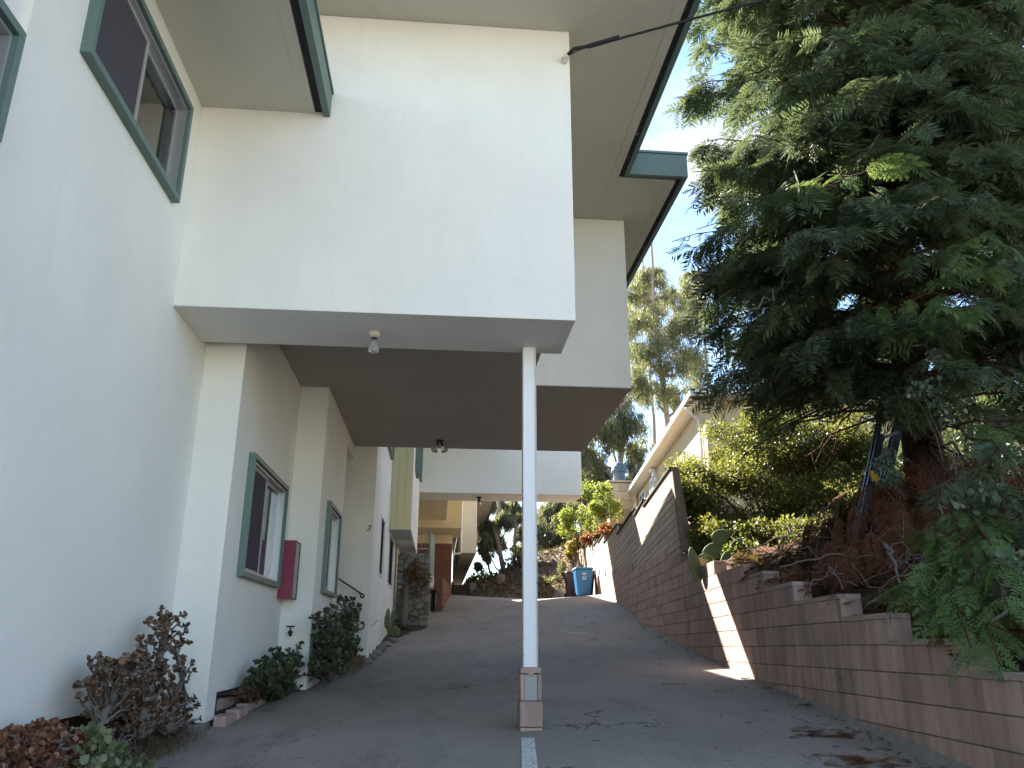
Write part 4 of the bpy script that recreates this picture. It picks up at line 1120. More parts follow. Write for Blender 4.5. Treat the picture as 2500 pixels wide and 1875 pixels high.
# ------------------------------------------------------------------ the redwood
def build_redwood():
    base = np.array([6.15, 9.5, bank_z(6.15, 9.5) - .25])
    T = thing('redwood_tree', 'large dark redwood with drooping needle sprays leaning over the block wall', 'tree', tuple(base))
    # fluted trunk
    n = 28; hs = [0, .25, .6, 1.2, 2.2, 3.5, 5.5, 8, 11, 14]; V = []; F = []
    for h in hs:
        r0 = .225 + .20 * math.exp(-h / .5) - .011 * h
        for k in range(n):
            a = 2 * math.pi * k / n
            r = r0 * (1 + .09 * math.sin(5 * a + h * .5) + .05 * math.sin(11 * a - h))
            V.append((base[0] + .01 * h + r * math.cos(a), base[1] + r * math.sin(a), base[2] + h))
    for j in range(len(hs) - 1):
        for k in range(n): F.append((j * n + k, j * n + (k + 1) % n, (j + 1) * n + (k + 1) % n, (j + 1) * n + k))
    link('trunk', mesh_from(V, F, 'trunk', True), 'bark', T)
    br = Soup(); pos = []; dr = []; nn = []; sz = []; tips = []
    p2 = []; d2 = []; n2 = []; s2 = []
    def sprays(path, t0, cnt, size, fresh=False, spread=.5):
        m = len(path)
        for _ in range(cnt):
            t = t0 + (1 - t0) * RNG.uniform() ** .8
            f = t * (m - 1); i = min(int(f), m - 2); p = path[i] + (path[i + 1] - path[i]) * (f - i)
            tg = path[i + 1] - path[i]; tg = tg / np.linalg.norm(tg)
            lat = np.cross(tg, (0, 0, 1)); ln = np.linalg.norm(lat); lat = lat / ln if ln > .05 else np.array([1, 0, 0])
            s = RNG.choice((-1, 1)); w = RNG.uniform(.1, 1.2)
            d = tg * RNG.uniform(.4, 1.0) + lat * s * w * spread * 1.6 + np.array([0, 0, -RNG.uniform(.0, .65)])
            nv = np.array([0, 0, 1.0]) + RNG.normal(scale=.35, size=3)
            (p2 if fresh else pos).append(p); (d2 if fresh else dr).append(d); (n2 if fresh else nn).append(nv); (s2 if fresh else sz).append(size * RNG.uniform(.7, 1.2))
    def branch(P0, P1, sag, r0, cnt, size, subs=4, fresh=False, t0=.3):
        path = curve_pts(P0, P1, sag, 9, .03)
        V, F = tube(path, list(np.linspace(r0, .006, 9)), 5, False); br.addq(V, F)
        sprays(path, t0, cnt, size, fresh)
        L = np.linalg.norm(np.asarray(P1) - P0)
        for _ in range(subs):
            t = RNG.uniform(max(.35, t0 - .05), .95); f = t * 8; i = min(int(f), 7); p = path[i] + (path[i + 1] - path[i]) * (f - i)
            tg = path[i + 1] - path[i]; tg /= np.linalg.norm(tg); lat = np.cross(tg, (0, 0, 1)); lat /= max(.1, np.linalg.norm(lat))
            d = tg * .6 + lat * RNG.choice((-1, 1)) * RNG.uniform(.5, 1.1) + np.array([0, 0, RNG.uniform(-.5, .05)])
            d /= np.linalg.norm(d)
            e = p + d * RNG.uniform(.35, .85) * (1 - .3 * t)
            sp = curve_pts(p, e, -.04, 5, .01)
            V, F = tube(sp, [.009, .008, .006, .005, .003], 4, False); br.addq(V, F)
            sprays(sp, .1, max(3, cnt // 2 + 1), size, fresh)
    tx = lambda z: np.array([base[0] + .01 * (z - base[2]), base[1], z])
    for i in range(330):
        h = RNG.uniform(2.6, 12.5); az = RNG.uniform(0, 2 * math.pi)
        # more branches on the camera side
        if math.sin(az) > .3 and RNG.uniform() < .35: az = -az
        R = (2.95 - .07 * (h - 4)) * RNG.uniform(.55, 1.05)
        if h < 4 and math.cos(az) < -.2: R *= .8
        zt = h - RNG.uniform(.0, .7) * R * .45
        c = tx(h)
        tip = c + np.array([R * math.cos(az), R * math.sin(az), zt - h])
        if tip[0] < 3.3 and tip[1] > 8.8 and tip[2] < 6.5: tip[0] = RNG.uniform(3.35, 3.8)
        if tip[2] < bank_z(tip[0], tip[1]) + .9: continue
        branch(c, tip, RNG.uniform(.1, .35), .026, 15, .37, 6)
    # branches placed where the photograph shows distinct sprays: (pixel, distance)
    for (px, py, Y, fresh, cnt) in ((1690, 420, 8.9, 0, 14), (1668, 240, 9.4, 0, 14), (1700, 120, 9.0, 0, 14), (1720, 30, 9.2, 0, 12), (1640, 590, 9.7, 0, 12), (1690, 700, 9.6, 0, 12), (1730, 800, 9.4, 0, 14), (1720, 940, 9.8, 0, 9), (1800, 960, 9.6, 0, 9), (1700, 560, 9.2, 0, 12), (1740, 880, 9.0, 0, 14), (1780, 900, 8.6, 0, 14), (1850, 920, 8.4, 0, 12), (1900, 880, 8.2, 0, 12), (1680, 830, 9.9, 0, 10), (1760, 720, 8.8, 0, 14), (1800, 800, 8.5, 0, 14), (1700, 650, 9.3, 0, 14), (1680, 480, 9.4, 0, 12), (1950, 950, 8.6, 0, 10), (2050, 900, 8.2, 0, 10), (1880, 760, 8.0, 0, 14), (1980, 820, 7.8, 0, 14), (2080, 780, 7.6, 0, 14), (1750, 560, 8.6, 0, 14), (1800, 620, 8.3, 0, 14),
                               (1830, 330, 7.6, 0, 14), (1980, 250, 7.2, 0, 16), (2080, 480, 6.9, 0, 16), (1960, 560, 7.0, 0, 16), (2200, 180, 6.8, 0, 14), (2000, 80, 7.2, 0, 14), (2150, 330, 6.9, 0, 14),
                               (2350, 620, 6.0, 1, 11), (2300, 720, 6.1, 1, 11), (2420, 560, 6.2, 1, 9), (2430, 720, 6.1, 0, 10), (2290, 850, 6.6, 0, 9), (2050, 420, 6.9, 1, 5), (2000, 640, 7.2, 0, 12),
                               (2320, 1400, 5.4, 1, 8), (2390, 1420, 5.1, 1, 9), (2420, 1330, 5.2, 1, 8), (2370, 1580, 4.8, 1, 9), (2440, 1620, 4.7, 1, 9), (2460, 1480, 4.8, 1, 10), (2400, 1500, 5.1, 1, 7), (2420, 1180, 5.8, 0, 9), (2460, 1050, 5.7, 1, 9), (2400, 1260, 6.0, 0, 6), (2470, 1230, 5.6, 0, 8), (2480, 900, 5.8, 0, 10), (2450, 330, 6.4, 0, 12), (2400, 450, 6.3, 0, 12), (2300, 480, 6.6, 0, 12), (2250, 620, 6.8, 0, 12), (2200, 760, 7.2, 0, 10), (2460, 1120, 5.4, 0, 8), (2450, 1400, 4.9, 1, 6), (2250, 300, 6.6, 0, 12), (1900, 450, 7.3, 0, 12), (1850, 200, 7.6, 0, 12), (1800, 480, 7.8, 0, 12)):
        tip = atY(px, py, Y)
        hz = max(base[2] + 1.4, tip[2] + RNG.uniform(.1, .8))
        branch(tx(hz), tip, RNG.uniform(.05, .3), .018, int(cnt * (1.3 if Y > 6.5 else 1.7)), .255 if Y < 6.5 else .36, 4 if Y > 6.5 else 2, bool(fresh), .74 if (Y < 6.3 and py > 1000) else .55 if Y < 6.6 else .4)
    br.obj('branches', 'bark', T)
    def crown(pos, dr, nn, sz, name, mat):
        pos = np.array(pos); dr = np.array(dr); nn = np.array(nn); sz = np.array(sz)
        keep = ~((pos[:, 0] < 3.45) & (pos[:, 1] > 8.8) & (pos[:, 2] < 6.45)) & ~((pos[:, 0] < 2.7) & (pos[:, 1] < 9.3)) & (pos[:, 1] > 3.6) & (pos[:, 2] > .15 - .12 * (8 - np.minimum(8, pos[:, 1])))
        keep &= ~((pos[:, 0] < 3.7) & (pos[:, 2] < 2.2) & (pos[:, 1] > 6))
        hem = .30 * np.sin(pos[:, 0] * 3.1 + 1.3) * np.cos(pos[:, 1] * 2.3) + RNG.normal(scale=.16, size=len(pos))
        keep &= ~((pos[:, 2] < .325 * pos[:, 1] + .12 + hem) & (pos[:, 0] < .605 * pos[:, 1]) & (pos[:, 1] > 6.0)) & ~((pos[:, 2] < .31 * pos[:, 1] + hem) & (pos[:, 0] < .72 * pos[:, 1]) & (pos[:, 1] > 7.3))
        pos, dr, nn, sz = pos[keep], dr[keep], nn[keep], sz[keep]
        S = Soup(); w = RNG.integers(0, 3, len(pos))
        # far and inner sprays carry coarser twigs
        ri = np.hypot(pos[:, 0] - base[0], pos[:, 1] - base[1])
        co = (RNG.uniform(size=len(pos)) < np.where(pos[:, 1] > 9.5, .97, np.where(ri < 1.8, .93, .66))) & (name == 'crown')
        for k in range(3):
            q = (w == k) & ~co
            if q.any(): S.add(*scatter(*SPR[k], pos[q], dr[q], nn[q], sz[q]))
        for k in range(2):
            q = co & (w % 2 == k)
            if q.any(): S.add(*scatter(*SPC[k], pos[q], dr[q], nn[q], sz[q] * 1.12))
        return S.obj(name, mat, T)
    crown(pos, dr, nn, sz, 'crown', 'redwood')
    crown(p2, d2, n2, s2, 'fresh_sprays', 'redwoodtip')
    # a few bare hanging vines and twigs in the crown
    for a, b, Y in (((2215, 740), (2330, 920), 8.4), ((2170, 1010), (2060, 1060), 8.6), ((2060, 1020), (1960, 1080), 8.8), ((2280, 1330), (2330, 1100), 7.5), ((1930, 690), (1830, 770), 8.2), ((2210, 1430), (2300, 1500), 7.0)):
        V, F = tube(curve_pts(atY(*a, Y), atY(*b, Y), .05, 10, .035), .012, 5, False); MB().add(V, F).obj('bare_twig', 'twig', T)
build_redwood()

# ------------------------------------------------------------------ dead branches and litter on the bank
def build_dead_litter():
    pos = []; d = []; n = []; s = []
    for _ in range(620):
        y = RNG.uniform(4.6, 12.0); t = RNG.uniform(.05, 2.6) ** 1.0
        x = wallX(y) + .25 + t
        z = bank_z(x, y) + abs(RNG.normal(scale=.10)) + (.5 * RNG.uniform() if t > 1.4 and RNG.uniform() < .5 else 0)
        pos.append((x, y, z)); a = RNG.uniform(0, 2 * math.pi)
        d.append((math.cos(a) - .35, math.sin(a) - .2, RNG.uniform(-.35, .35))); n.append(RNG.normal(scale=.5, size=3) + (0, 0, 1)); s.append(RNG.uniform(.25, .5))
    # dead skirt hanging round the trunk
    for _ in range(620):
        a = RNG.uniform(0, 2 * math.pi); r = RNG.uniform(.35, 1.9); h = RNG.uniform(.05, .95) * (1.4 - r * .5)
        x, y = 6.05 + r * math.cos(a) - .2, 9.3 + r * math.sin(a) * .9 - .2
        pos.append((x, y, bank_z(x, y) + h)); d.append((math.cos(a) * .5, math.sin(a) * .5, -1.0)); n.append((math.cos(a), math.sin(a), .5)); s.append(RNG.uniform(.3, .55))
    S = Soup(); S.add(*scatter(*SPR[0], np.array(pos), np.array(d), np.array(n), np.array(s)))
    o = S.obj('dead_needle_litter', 'deadneedle', None, kind='stuff'); o['label'] = 'rust brown dead redwood needles heaped on the bank above the wall'; o['category'] = 'litter'
    # dead sticks: countable but tangled, one heap
    S = Soup()
    for _ in range(150):
        y = RNG.uniform(4.9, 12.2); x = wallX(y) + RNG.uniform(.2, 2.4)
        z = bank_z(x, y) + RNG.uniform(.03, .3)
        a = RNG.uniform(0, 2 * math.pi); L = RNG.uniform(.3, 1.1)
        e = np.array([x + L * math.cos(a), y + L * math.sin(a) * .8, 0])
        e[0] = max(e[0], wallX(e[1]) + .12)
        e[2] = bank_z(e[0], e[1]) + RNG.uniform(.05, .6)
        r = RNG.uniform(.003, .008)
        V, F = tube(curve_pts((x, y, z), e, RNG.uniform(-.05, .15), 8, .03), list(np.linspace(r, r * .4, 8)), 5, False); S.addq(V, F)
    for (a, b, Ya, Yb, r) in (((2330, 1625), (2500, 1470), 5.2, 5.0, .016), ((2240, 1500), (2300, 1400), 6.6, 6.2, .02), ((1905, 1385), (2130, 1355), 8.9, 8.0, .014), ((1980, 1430), (2060, 1400), 8.2, 7.8, .012), ((2160, 1330), (2200, 1430), 7.4, 6.8, .02), ((2130, 1470), (2250, 1400), 6.9, 5.9, .010), ((2250, 1420), (2340, 1470), 6.2, 5.6, .022)):
        V, F = tube(curve_pts(atY(*a, Ya), atY(*b, Yb), .06, 10, .02), list(np.linspace(r, r * .5, 10)), 6, False); S.addq(V, F)
    o = S.obj('dead_sticks', 'twig', None, kind='stuff'); o['label'] = 'tangle of grey dead sticks lying on the bank above the block wall'; o['category'] = 'sticks'
    # rust needles and leaves swept along the drive
    pos = []; d = []; s = []
    def put(x, y, sc):
        pos.append((x, y, gz(x, y) + .016)); a = RNG.uniform(0, 2 * math.pi); d.append((math.cos(a), math.sin(a), RNG.uniform(-.05, .12))); s.append(sc)
    for _ in range(620):
        y = 5.2 + 17 * RNG.uniform() ** 1.2; put(wallX(y) - .03 - abs(RNG.normal(scale=.13)) - (RNG.uniform(0, 1.4) if RNG.uniform() < .22 else 0), y, RNG.uniform(.02, .055))
    for _ in range(170):
        y = RNG.uniform(7.5, 22); put(interp(XLE, y) + abs(RNG.normal(scale=.10)), y, RNG.uniform(.02, .05))
    for _ in range(160):
        y = RNG.uniform(5.5, 18); put(RNG.uniform(-1.4, wallX(y) - .3), y, RNG.uniform(.012, .03))
    S = Soup(); S.add(*scatter(*LEAF2, np.array(pos), np.array(d), RNG.normal(scale=.25, size=(len(pos), 3)) + (0, 0, 1), np.array(s)))
    o = S.obj('fallen_leaves', 'litter', None, kind='stuff'); o['label'] = 'scattered brown leaves and bits along the edges of the drive'; o['category'] = 'leaves'
    pos = []; d = []; s = []
    for (px, py, n_, sp) in ((2020, 1800, 26, .11), (2110, 1850, 34, .16), (2170, 1870, 22, .16), (1870, 1705, 9, .1), (1950, 1760, 5, .08), (1800, 1640, 8, .12)):
        c = atZ(px, py, -.75)
        for _ in range(4): 
            g = gz(c[0], c[1]); c = atZ(px, py, g)
        for _ in range(n_):
            x = c[0] + RNG.normal(scale=sp); y = c[1] + RNG.normal(scale=sp * .9)
            x = min(x, wallX(y) - .04)
            pos.append((x, y, gz(x, y) + .018)); a = RNG.uniform(0, 6.28); d.append((math.cos(a), math.sin(a), .03)); s.append(RNG.uniform(.08, .17))
    S = Soup(); S.add(*scatter(*SPR[2], np.array(pos), np.array(d), np.tile((0, 0, 1.), (len(pos), 1)) + RNG.normal(scale=.15, size=(len(pos), 3)), np.array(s)))
    m = leaf_mat('orange_fallen_needles', (0.17, 0.065, 0.028), (0.30, 0.14, 0.06), .05, .85, .1)
    o = S.obj('fallen_needle_clumps', m, None, kind='stuff'); o['label'] = 'orange brown fallen redwood twigs in small drifts on the asphalt'; o['category'] = 'litter'
    S = Soup()
    for (px, py) in ((1775, 1655), (1790, 1625), (1880, 1690), (1910, 1735), (1700, 1650), (1680, 1600), (1830, 1740), (1650, 1740), (1960, 1700), (1760, 1700), (1640, 1570)):
        c = atZ(px, py, -.5)
        for _ in range(5): c = atZ(px, py, gz(c[0], c[1])) if abs(gz(c[0], c[1])) > .02 else c
        if not (2 < c[1] < 30): continue
        a = RNG.uniform(-.4, .4); L = RNG.uniform(.12, .38)
        p = np.array([(c[0] + L * (t - .5) * math.cos(a), c[1] + L * (t - .5) * math.sin(a) + RNG.normal(scale=.012), 0) for t in np.linspace(0, 1, 6)])
        for q in p: q[0] = min(q[0], wallX(q[1]) - .03); q[2] = gz(q[0], q[1]) + .016
        V, F = tube(p, .006, 5, False); S.addq(V, F)
    o = S.obj('fallen_twigs', 'twig', None, kind='stuff'); o['label'] = 'thin fallen twigs scattered on the right half of the drive'; o['category'] = 'twigs'
build_dead_litter()

# ------------------------------------------------------------------ shrubs behind the wall
def leafcloud(S, tmpl, centers, radii, n, size, zb=0.2, shell=.55, hang=False):
    centers = np.asarray(centers, float); radii = np.asarray(radii, float)
    w = radii.prod(axis=1) ** .66 if radii.ndim == 2 else radii ** 2
    k = RNG.choice(len(centers), n, p=w / w.sum())
    u = rdir(n); r = RNG.uniform(shell, 1.0, size=(n, 1)) ** .7
    rr = radii[k] if radii.ndim == 2 else radii[k][:, None]
    pos = centers[k] + u * r * rr
    d = nrm(u * .7 + RNG.normal(scale=.7, size=(n, 3)) + (0, 0, zb))
    if hang: pos = centers[k] + RNG.normal(scale=.62, size=(n, 3)) * rr
    if hang: d = nrm(RNG.normal(scale=.35, size=(n, 3)) + (0, 0, -1))
    nv = RNG.normal(scale=.6, size=(n, 3)) + u * .5 + (0, 0, .5)
    S.add(*scatter(*tmpl, pos, d, nv, size * RNG.uniform(.7, 1.25, n)))
def shrub(name, label, cat, base, blobs, nleaf, size, mat, tmpl=LEAF2, stem='twig', shell=.3, sub=6, group=None, zb=.2, stems=True, sr=.028, subr=(.28, .45)):
    T = thing(name, label, cat, tuple(base), group)
    cs = []; rs = []
    for (c, r) in blobs:
        for _ in range(sub):
            u = rdir(1)[0] * RNG.uniform(.35, .85 if nleaf < 100000 else 1.0)
            q_ = np.asarray(c) + u * np.asarray(r)
            if nleaf > 100000: q_[0] = max(q_[0], wallX(q_[1]) + .48)
            cs.append(q_); rs.append(np.asarray(r) * RNG.uniform(*subr) * np.ones(3))
    S = Soup(); leafcloud(S, tmpl, cs, np.array(rs), nleaf, size, zb, shell)
    S.obj('foliage', mat, T)
    if stems:
        B = Soup()
        for c in cs:
            c = np.asarray(c)
            V, F = tube(curve_pts(np.asarray(base) + RNG.normal(scale=.05, size=3) * (1, 1, 0), c, RNG.uniform(-.05, .2), 7, .03), list(np.linspace(sr, sr * .2, 7)), 5, False); B.addq(V, F)
        B.obj('stems', stem, T)
    return T
def build_bush():
    blobs = []
    for (px, py, Y, rx, rz) in ((1735, 1165, 15.6, .7, .65), (1690, 1260, 14.9, .55, .8), (1850, 1080, 15.6, .9, .75), (1980, 1120, 15.0, .8, .8), (1830, 1240, 15.0, .9, .9), (1960, 1270, 14.5, .8, .9), (2060, 1250, 14.0, .7, .8), (1740, 1360, 14.3, .5, .55), (1880, 1370, 14.0, .7, .5), (2020, 1370, 13.5, .7, .5), (1900, 1060, 16.0, .5, .4), (1660, 1190, 15.4, .35, .45), (2080, 1120, 14.6, .8, .7), (2120, 1220, 13.8, .7, .7), (1700, 1330, 13.9, .45, .5), (1800, 1330, 13.6, .6, .5), (1930, 1340, 13.2, .7, .55), (2060, 1340, 12.8, .65, .5), (1850, 1400, 13.0, .5, .35), (1960, 1400, 12.6, .5, .3), (1960, 1060, 15.6, .7, .5), (2060, 1080, 15.2, .7, .5)):
        c = atY(px, py, Y); blobs.append((c, (rx * 1.05, .9, rz * .95)))
    b = (6.3, 15.0, bank_z(6.3, 15.0) - .05)
    shrub('large_bush', 'big sunlit yellow green bush with small leaves beside the fence end', 'bush', b, blobs, 190000, .056, 'bushleaf', tmpl=LEAFD, sub=12, shell=.1, sr=.014, subr=(.30, .62))
    # darker growth filling in behind the redwood at the right
    blobs = []
    for (px, py, Y) in ((2400, 1000, 11.5), (2480, 1150, 11), (2380, 1250, 10.8), (2300, 1150, 12.5), (2480, 800, 13), (2480, 1350, 9.5), (2400, 880, 12.5), (2250, 1000, 13.5)):
        blobs.append((atY(px, py, Y), (1.0, .9, 1.0)))
    c = atY(2420, 1350, 11.0); c[2] = bank_z(c[0], c[1]) - .05
    shrub('dark_shrub', 'dark broadleaf shrub filling the shade behind the redwood at the right edge', 'bush', c, blobs, 16000, .085, 'ivy', sub=7, tmpl=LEAFR, shell=.3)
    # grey-green round-leaved sprigs hanging in the redwood
    for i, (px, py, Y, lab) in enumerate(((2280, 960, 7.0, 'sprig of round grey green leaves across the redwood trunk'), (2390, 1230, 5.7, 'cluster of round grey green leaves above the lower redwood sprays'), (2150, 1140, 8.2, 'round leaved climbing sprig beside the ladder top'), (2480, 1400, 5.0, 'round grey green leaves at the right edge above the wall'))):
        c = atY(px, py, Y)
        g = np.array([c[0] + .8, c[1] + .9, bank_z(c[0] + .8, c[1] + .9) - .03])
        shrub('climbing_sprig', lab, 'plant', g, [(c, (.28, .2, .16)), (c + (.2, .1, -.1), (.25, .2, .14))], 150, .055, 'ivy', tmpl=LEAFR, sub=4, group='round leaved sprigs among the redwood', sr=.008)
    # little weed on the wall top
    c = np.array([wallX(5.25) + .03, 5.25, joint(-1, 5.25) + .10])
    shrub('wall_weed', 'little green weed rooted on the cap of the lowest wall step', 'plant', (c[0] + .05, c[1], c[2] - .09), [(c, (.05, .06, .05))], 40, .05, 'jadegreen', sub=3, sr=.004)
    # prickly pear pads leaning over the wall by the fence end
    def pad(mb, c, w, h, th, tilt, rz):
        m = Matrix.Translation(c) @ Matrix.Rotation(rz, 4, 'Z') @ Matrix.Rotation(tilt, 4, 'Y')
        n = 14; V = []; F = []
        rings = [(0.0, .0), (.55, .8), (.85, 1.0), (1.0, 0)]
        for sgn in (1,):
            pass
        prof = [(.0, 1), (.6, .92), (.9, .6), (1.0, 0), (.9, -.6), (.6, -.92), (.0, -1)]
        for (r, t) in prof:
            for k in range(n):
                a = 2 * math.pi * k / n
                eg = 1 - .22 * math.sin(a) 
                V.append(tuple(m @ Vector((w * r * math.cos(a) * eg, th * t, h * r * math.sin(a)))))
        for j in range(len(prof) - 1):
            for k in range(n): F.append((j * n + k, j * n + (k + 1) % n, (j + 1) * n + (k + 1) % n, (j + 1) * n + k))
        mb.add(V, F)
    T = thing('prickly_pear', 'prickly pear cactus drooping over the block wall below the fence end', 'cactus', (wallX(12.6) + .3, 12.6, 1.1))
    for (px, py, Y, w, h, tl) in ((1697, 1378, 12.55, .11, .28, -.25), (1760, 1310, 12.8, .12, .20, 1.2), (1800, 1335, 12.9, .12, .2, .8), (1735, 1345, 12.8, .13, .24, 1.0), (1830, 1370, 12.6, .12, .22, .3), (1775, 1375, 13.0, .14, .22, .2)):
        mb = MB(); c = Vector(atY(px, py, Y)); 
        if px != 1697: c.x = max(c.x, wallX(c.y) + .26)
        pad(mb, c, w, h, .022, tl, .3); mb.obj('pad', 'cactus', T, smooth=True)
    MB().tube([(wallX(12.7) + .35, 12.7, 1.05), (wallX(12.7) + .22, 12.7, 1.30), (wallX(12.6) + .05, 12.58, 1.32), (wallX(12.55) - .03, 12.55, 1.28)], .022, 8).obj('stem', 'cactus', T)
    # prickly pear by the left wall
    T = thing('prickly_pear', 'prickly pear cactus against the white wall beyond the entry', 'cactus', (-1.02, 18.9, 0.0))
    for (px, py, X, w, h, tl, rz) in ((946, 1510, -1.07, .07, .22, .05, .5), (952, 1535, -1.02, .08, .16, -.1, .6), (960, 1505, -1.05, .06, .18, .0, .2), (957, 1550, -.97, .14, .13, .0, -.2)):
        mb = MB(); c = Vector(atX(px, py, X)); 
        if px == 957: c = Vector(atX(962, 1541, -.93))
        pad(mb, c, w, h, .02, tl, rz); mb.obj('pad', 'cactus', T, smooth=True)
    pass
build_bush()

# ------------------------------------------------------------------ plants at the foot of the left wall
def jade(name, label, ells, X, nbr, mat, leaf, trunks, nper=(6, 9), group=None, dX=.16, stem='jadestem'):
    """ells: pixel ellipses (cx, cy, rx, ry) filled with rosettes; trunks: pixel polylines"""
    base = atX(*trunks[0][0], X)
    T = thing(name, label, 'plant', tuple(base), group)
    pos = []; d = []; nv = []; sz = []; S = Soup()
    for tr in trunks:
        P = [atX(px, py, X) for px, py in tr]
        V, F = tube(P, list(np.linspace(.042, .022, len(P))), 8, True); S.addq(V, F)
    allp = [atX(px, py, X) for tr in trunks for px, py in tr]
    wt = np.array([e[2] * e[3] for e in ells], float); wt /= wt.sum()
    for _ in range(nbr):
        e = ells[RNG.choice(len(ells), p=wt)]
        a = RNG.uniform(0, 2 * math.pi); r = math.sqrt(RNG.uniform(.05, 1))
        tip = atX(e[0] + e[2] * r * math.cos(a), e[1] + e[3] * r * math.sin(a), X)
        off = RNG.uniform(-1, 1) * dX * math.sqrt(max(.1, 1 - r * r))
        tip[0] += off
        tip[2] = max(tip[2], gz(tip[0], tip[1]) + .05)
        src = min(allp, key=lambda q: np.linalg.norm(q - tip) + (.25 if q[2] > tip[2] else 0))
        path = curve_pts(src, tip, RNG.uniform(-.04, .04), 6, .012)
        V, F = tube(path, list(np.linspace(.011, .006, 6)), 5, False); S.addq(V, F)
        ax = nrm(path[-1] - path[-3] + np.array([.1, -.1, .12])); 
        for q, cnt in ((5, RNG.integers(*nper)), (4, 4), (3, 2)):
            for _k in range(cnt):
                u = RNG.normal(size=3); u -= ax * u.dot(ax); u = u / max(.05, np.linalg.norm(u))
                dd = u * RNG.uniform(.6, 1.0) + ax * RNG.uniform(.2, .9)
                pos.append(path[q] + ax * RNG.uniform(-.01, .01)); d.append(dd); nv.append(ax + RNG.normal(scale=.3, size=3)); sz.append(leaf * RNG.uniform(.65, 1.2))
    S.obj('stems', stem, T)
    L = Soup(); pos = np.array(pos)
    L.add(*scatter(*LEAFR, pos, np.array(d), np.array(nv), np.array(sz)))
    L.obj('leaves', mat, T)
    return T
def grass(name, label, cx, n, h, sp, mat, arch=.6, w=.008, kind=None):
    S = Soup(); 
    for _ in range(n):
        x = cx[0] + RNG.normal(scale=sp[0]); y = cx[1] + RNG.normal(scale=sp[1]); z = max(cx[2], gz(x, y)) + .0
        a = RNG.uniform(0, 6.28); hh = h * RNG.uniform(.5, 1.1); P = []
        for t in np.linspace(0, 1, 5):
            P.append((x + math.cos(a) * arch * hh * t * t, y + math.sin(a) * arch * hh * t * t, z + hh * (t - .45 * arch * t * t)))
        P = np.array(P); s = np.array([-math.sin(a), math.cos(a), 0]) * w
        V = []; 
        for t, p in zip(np.linspace(0, 1, 5), P): V += [p - s * (1 - t * .9), p + s * (1 - t * .9)]
        T = []
        for i in range(4): T += [(2 * i, 2 * i + 1, 2 * i + 3), (2 * i, 2 * i + 3, 2 * i + 2)]
        S.add(np.array(V), np.array(T))
    o = S.obj(name, mat)
    if kind: o['kind'] = kind
    tag(o, label, 'grass' if kind else 'plant')
    return o
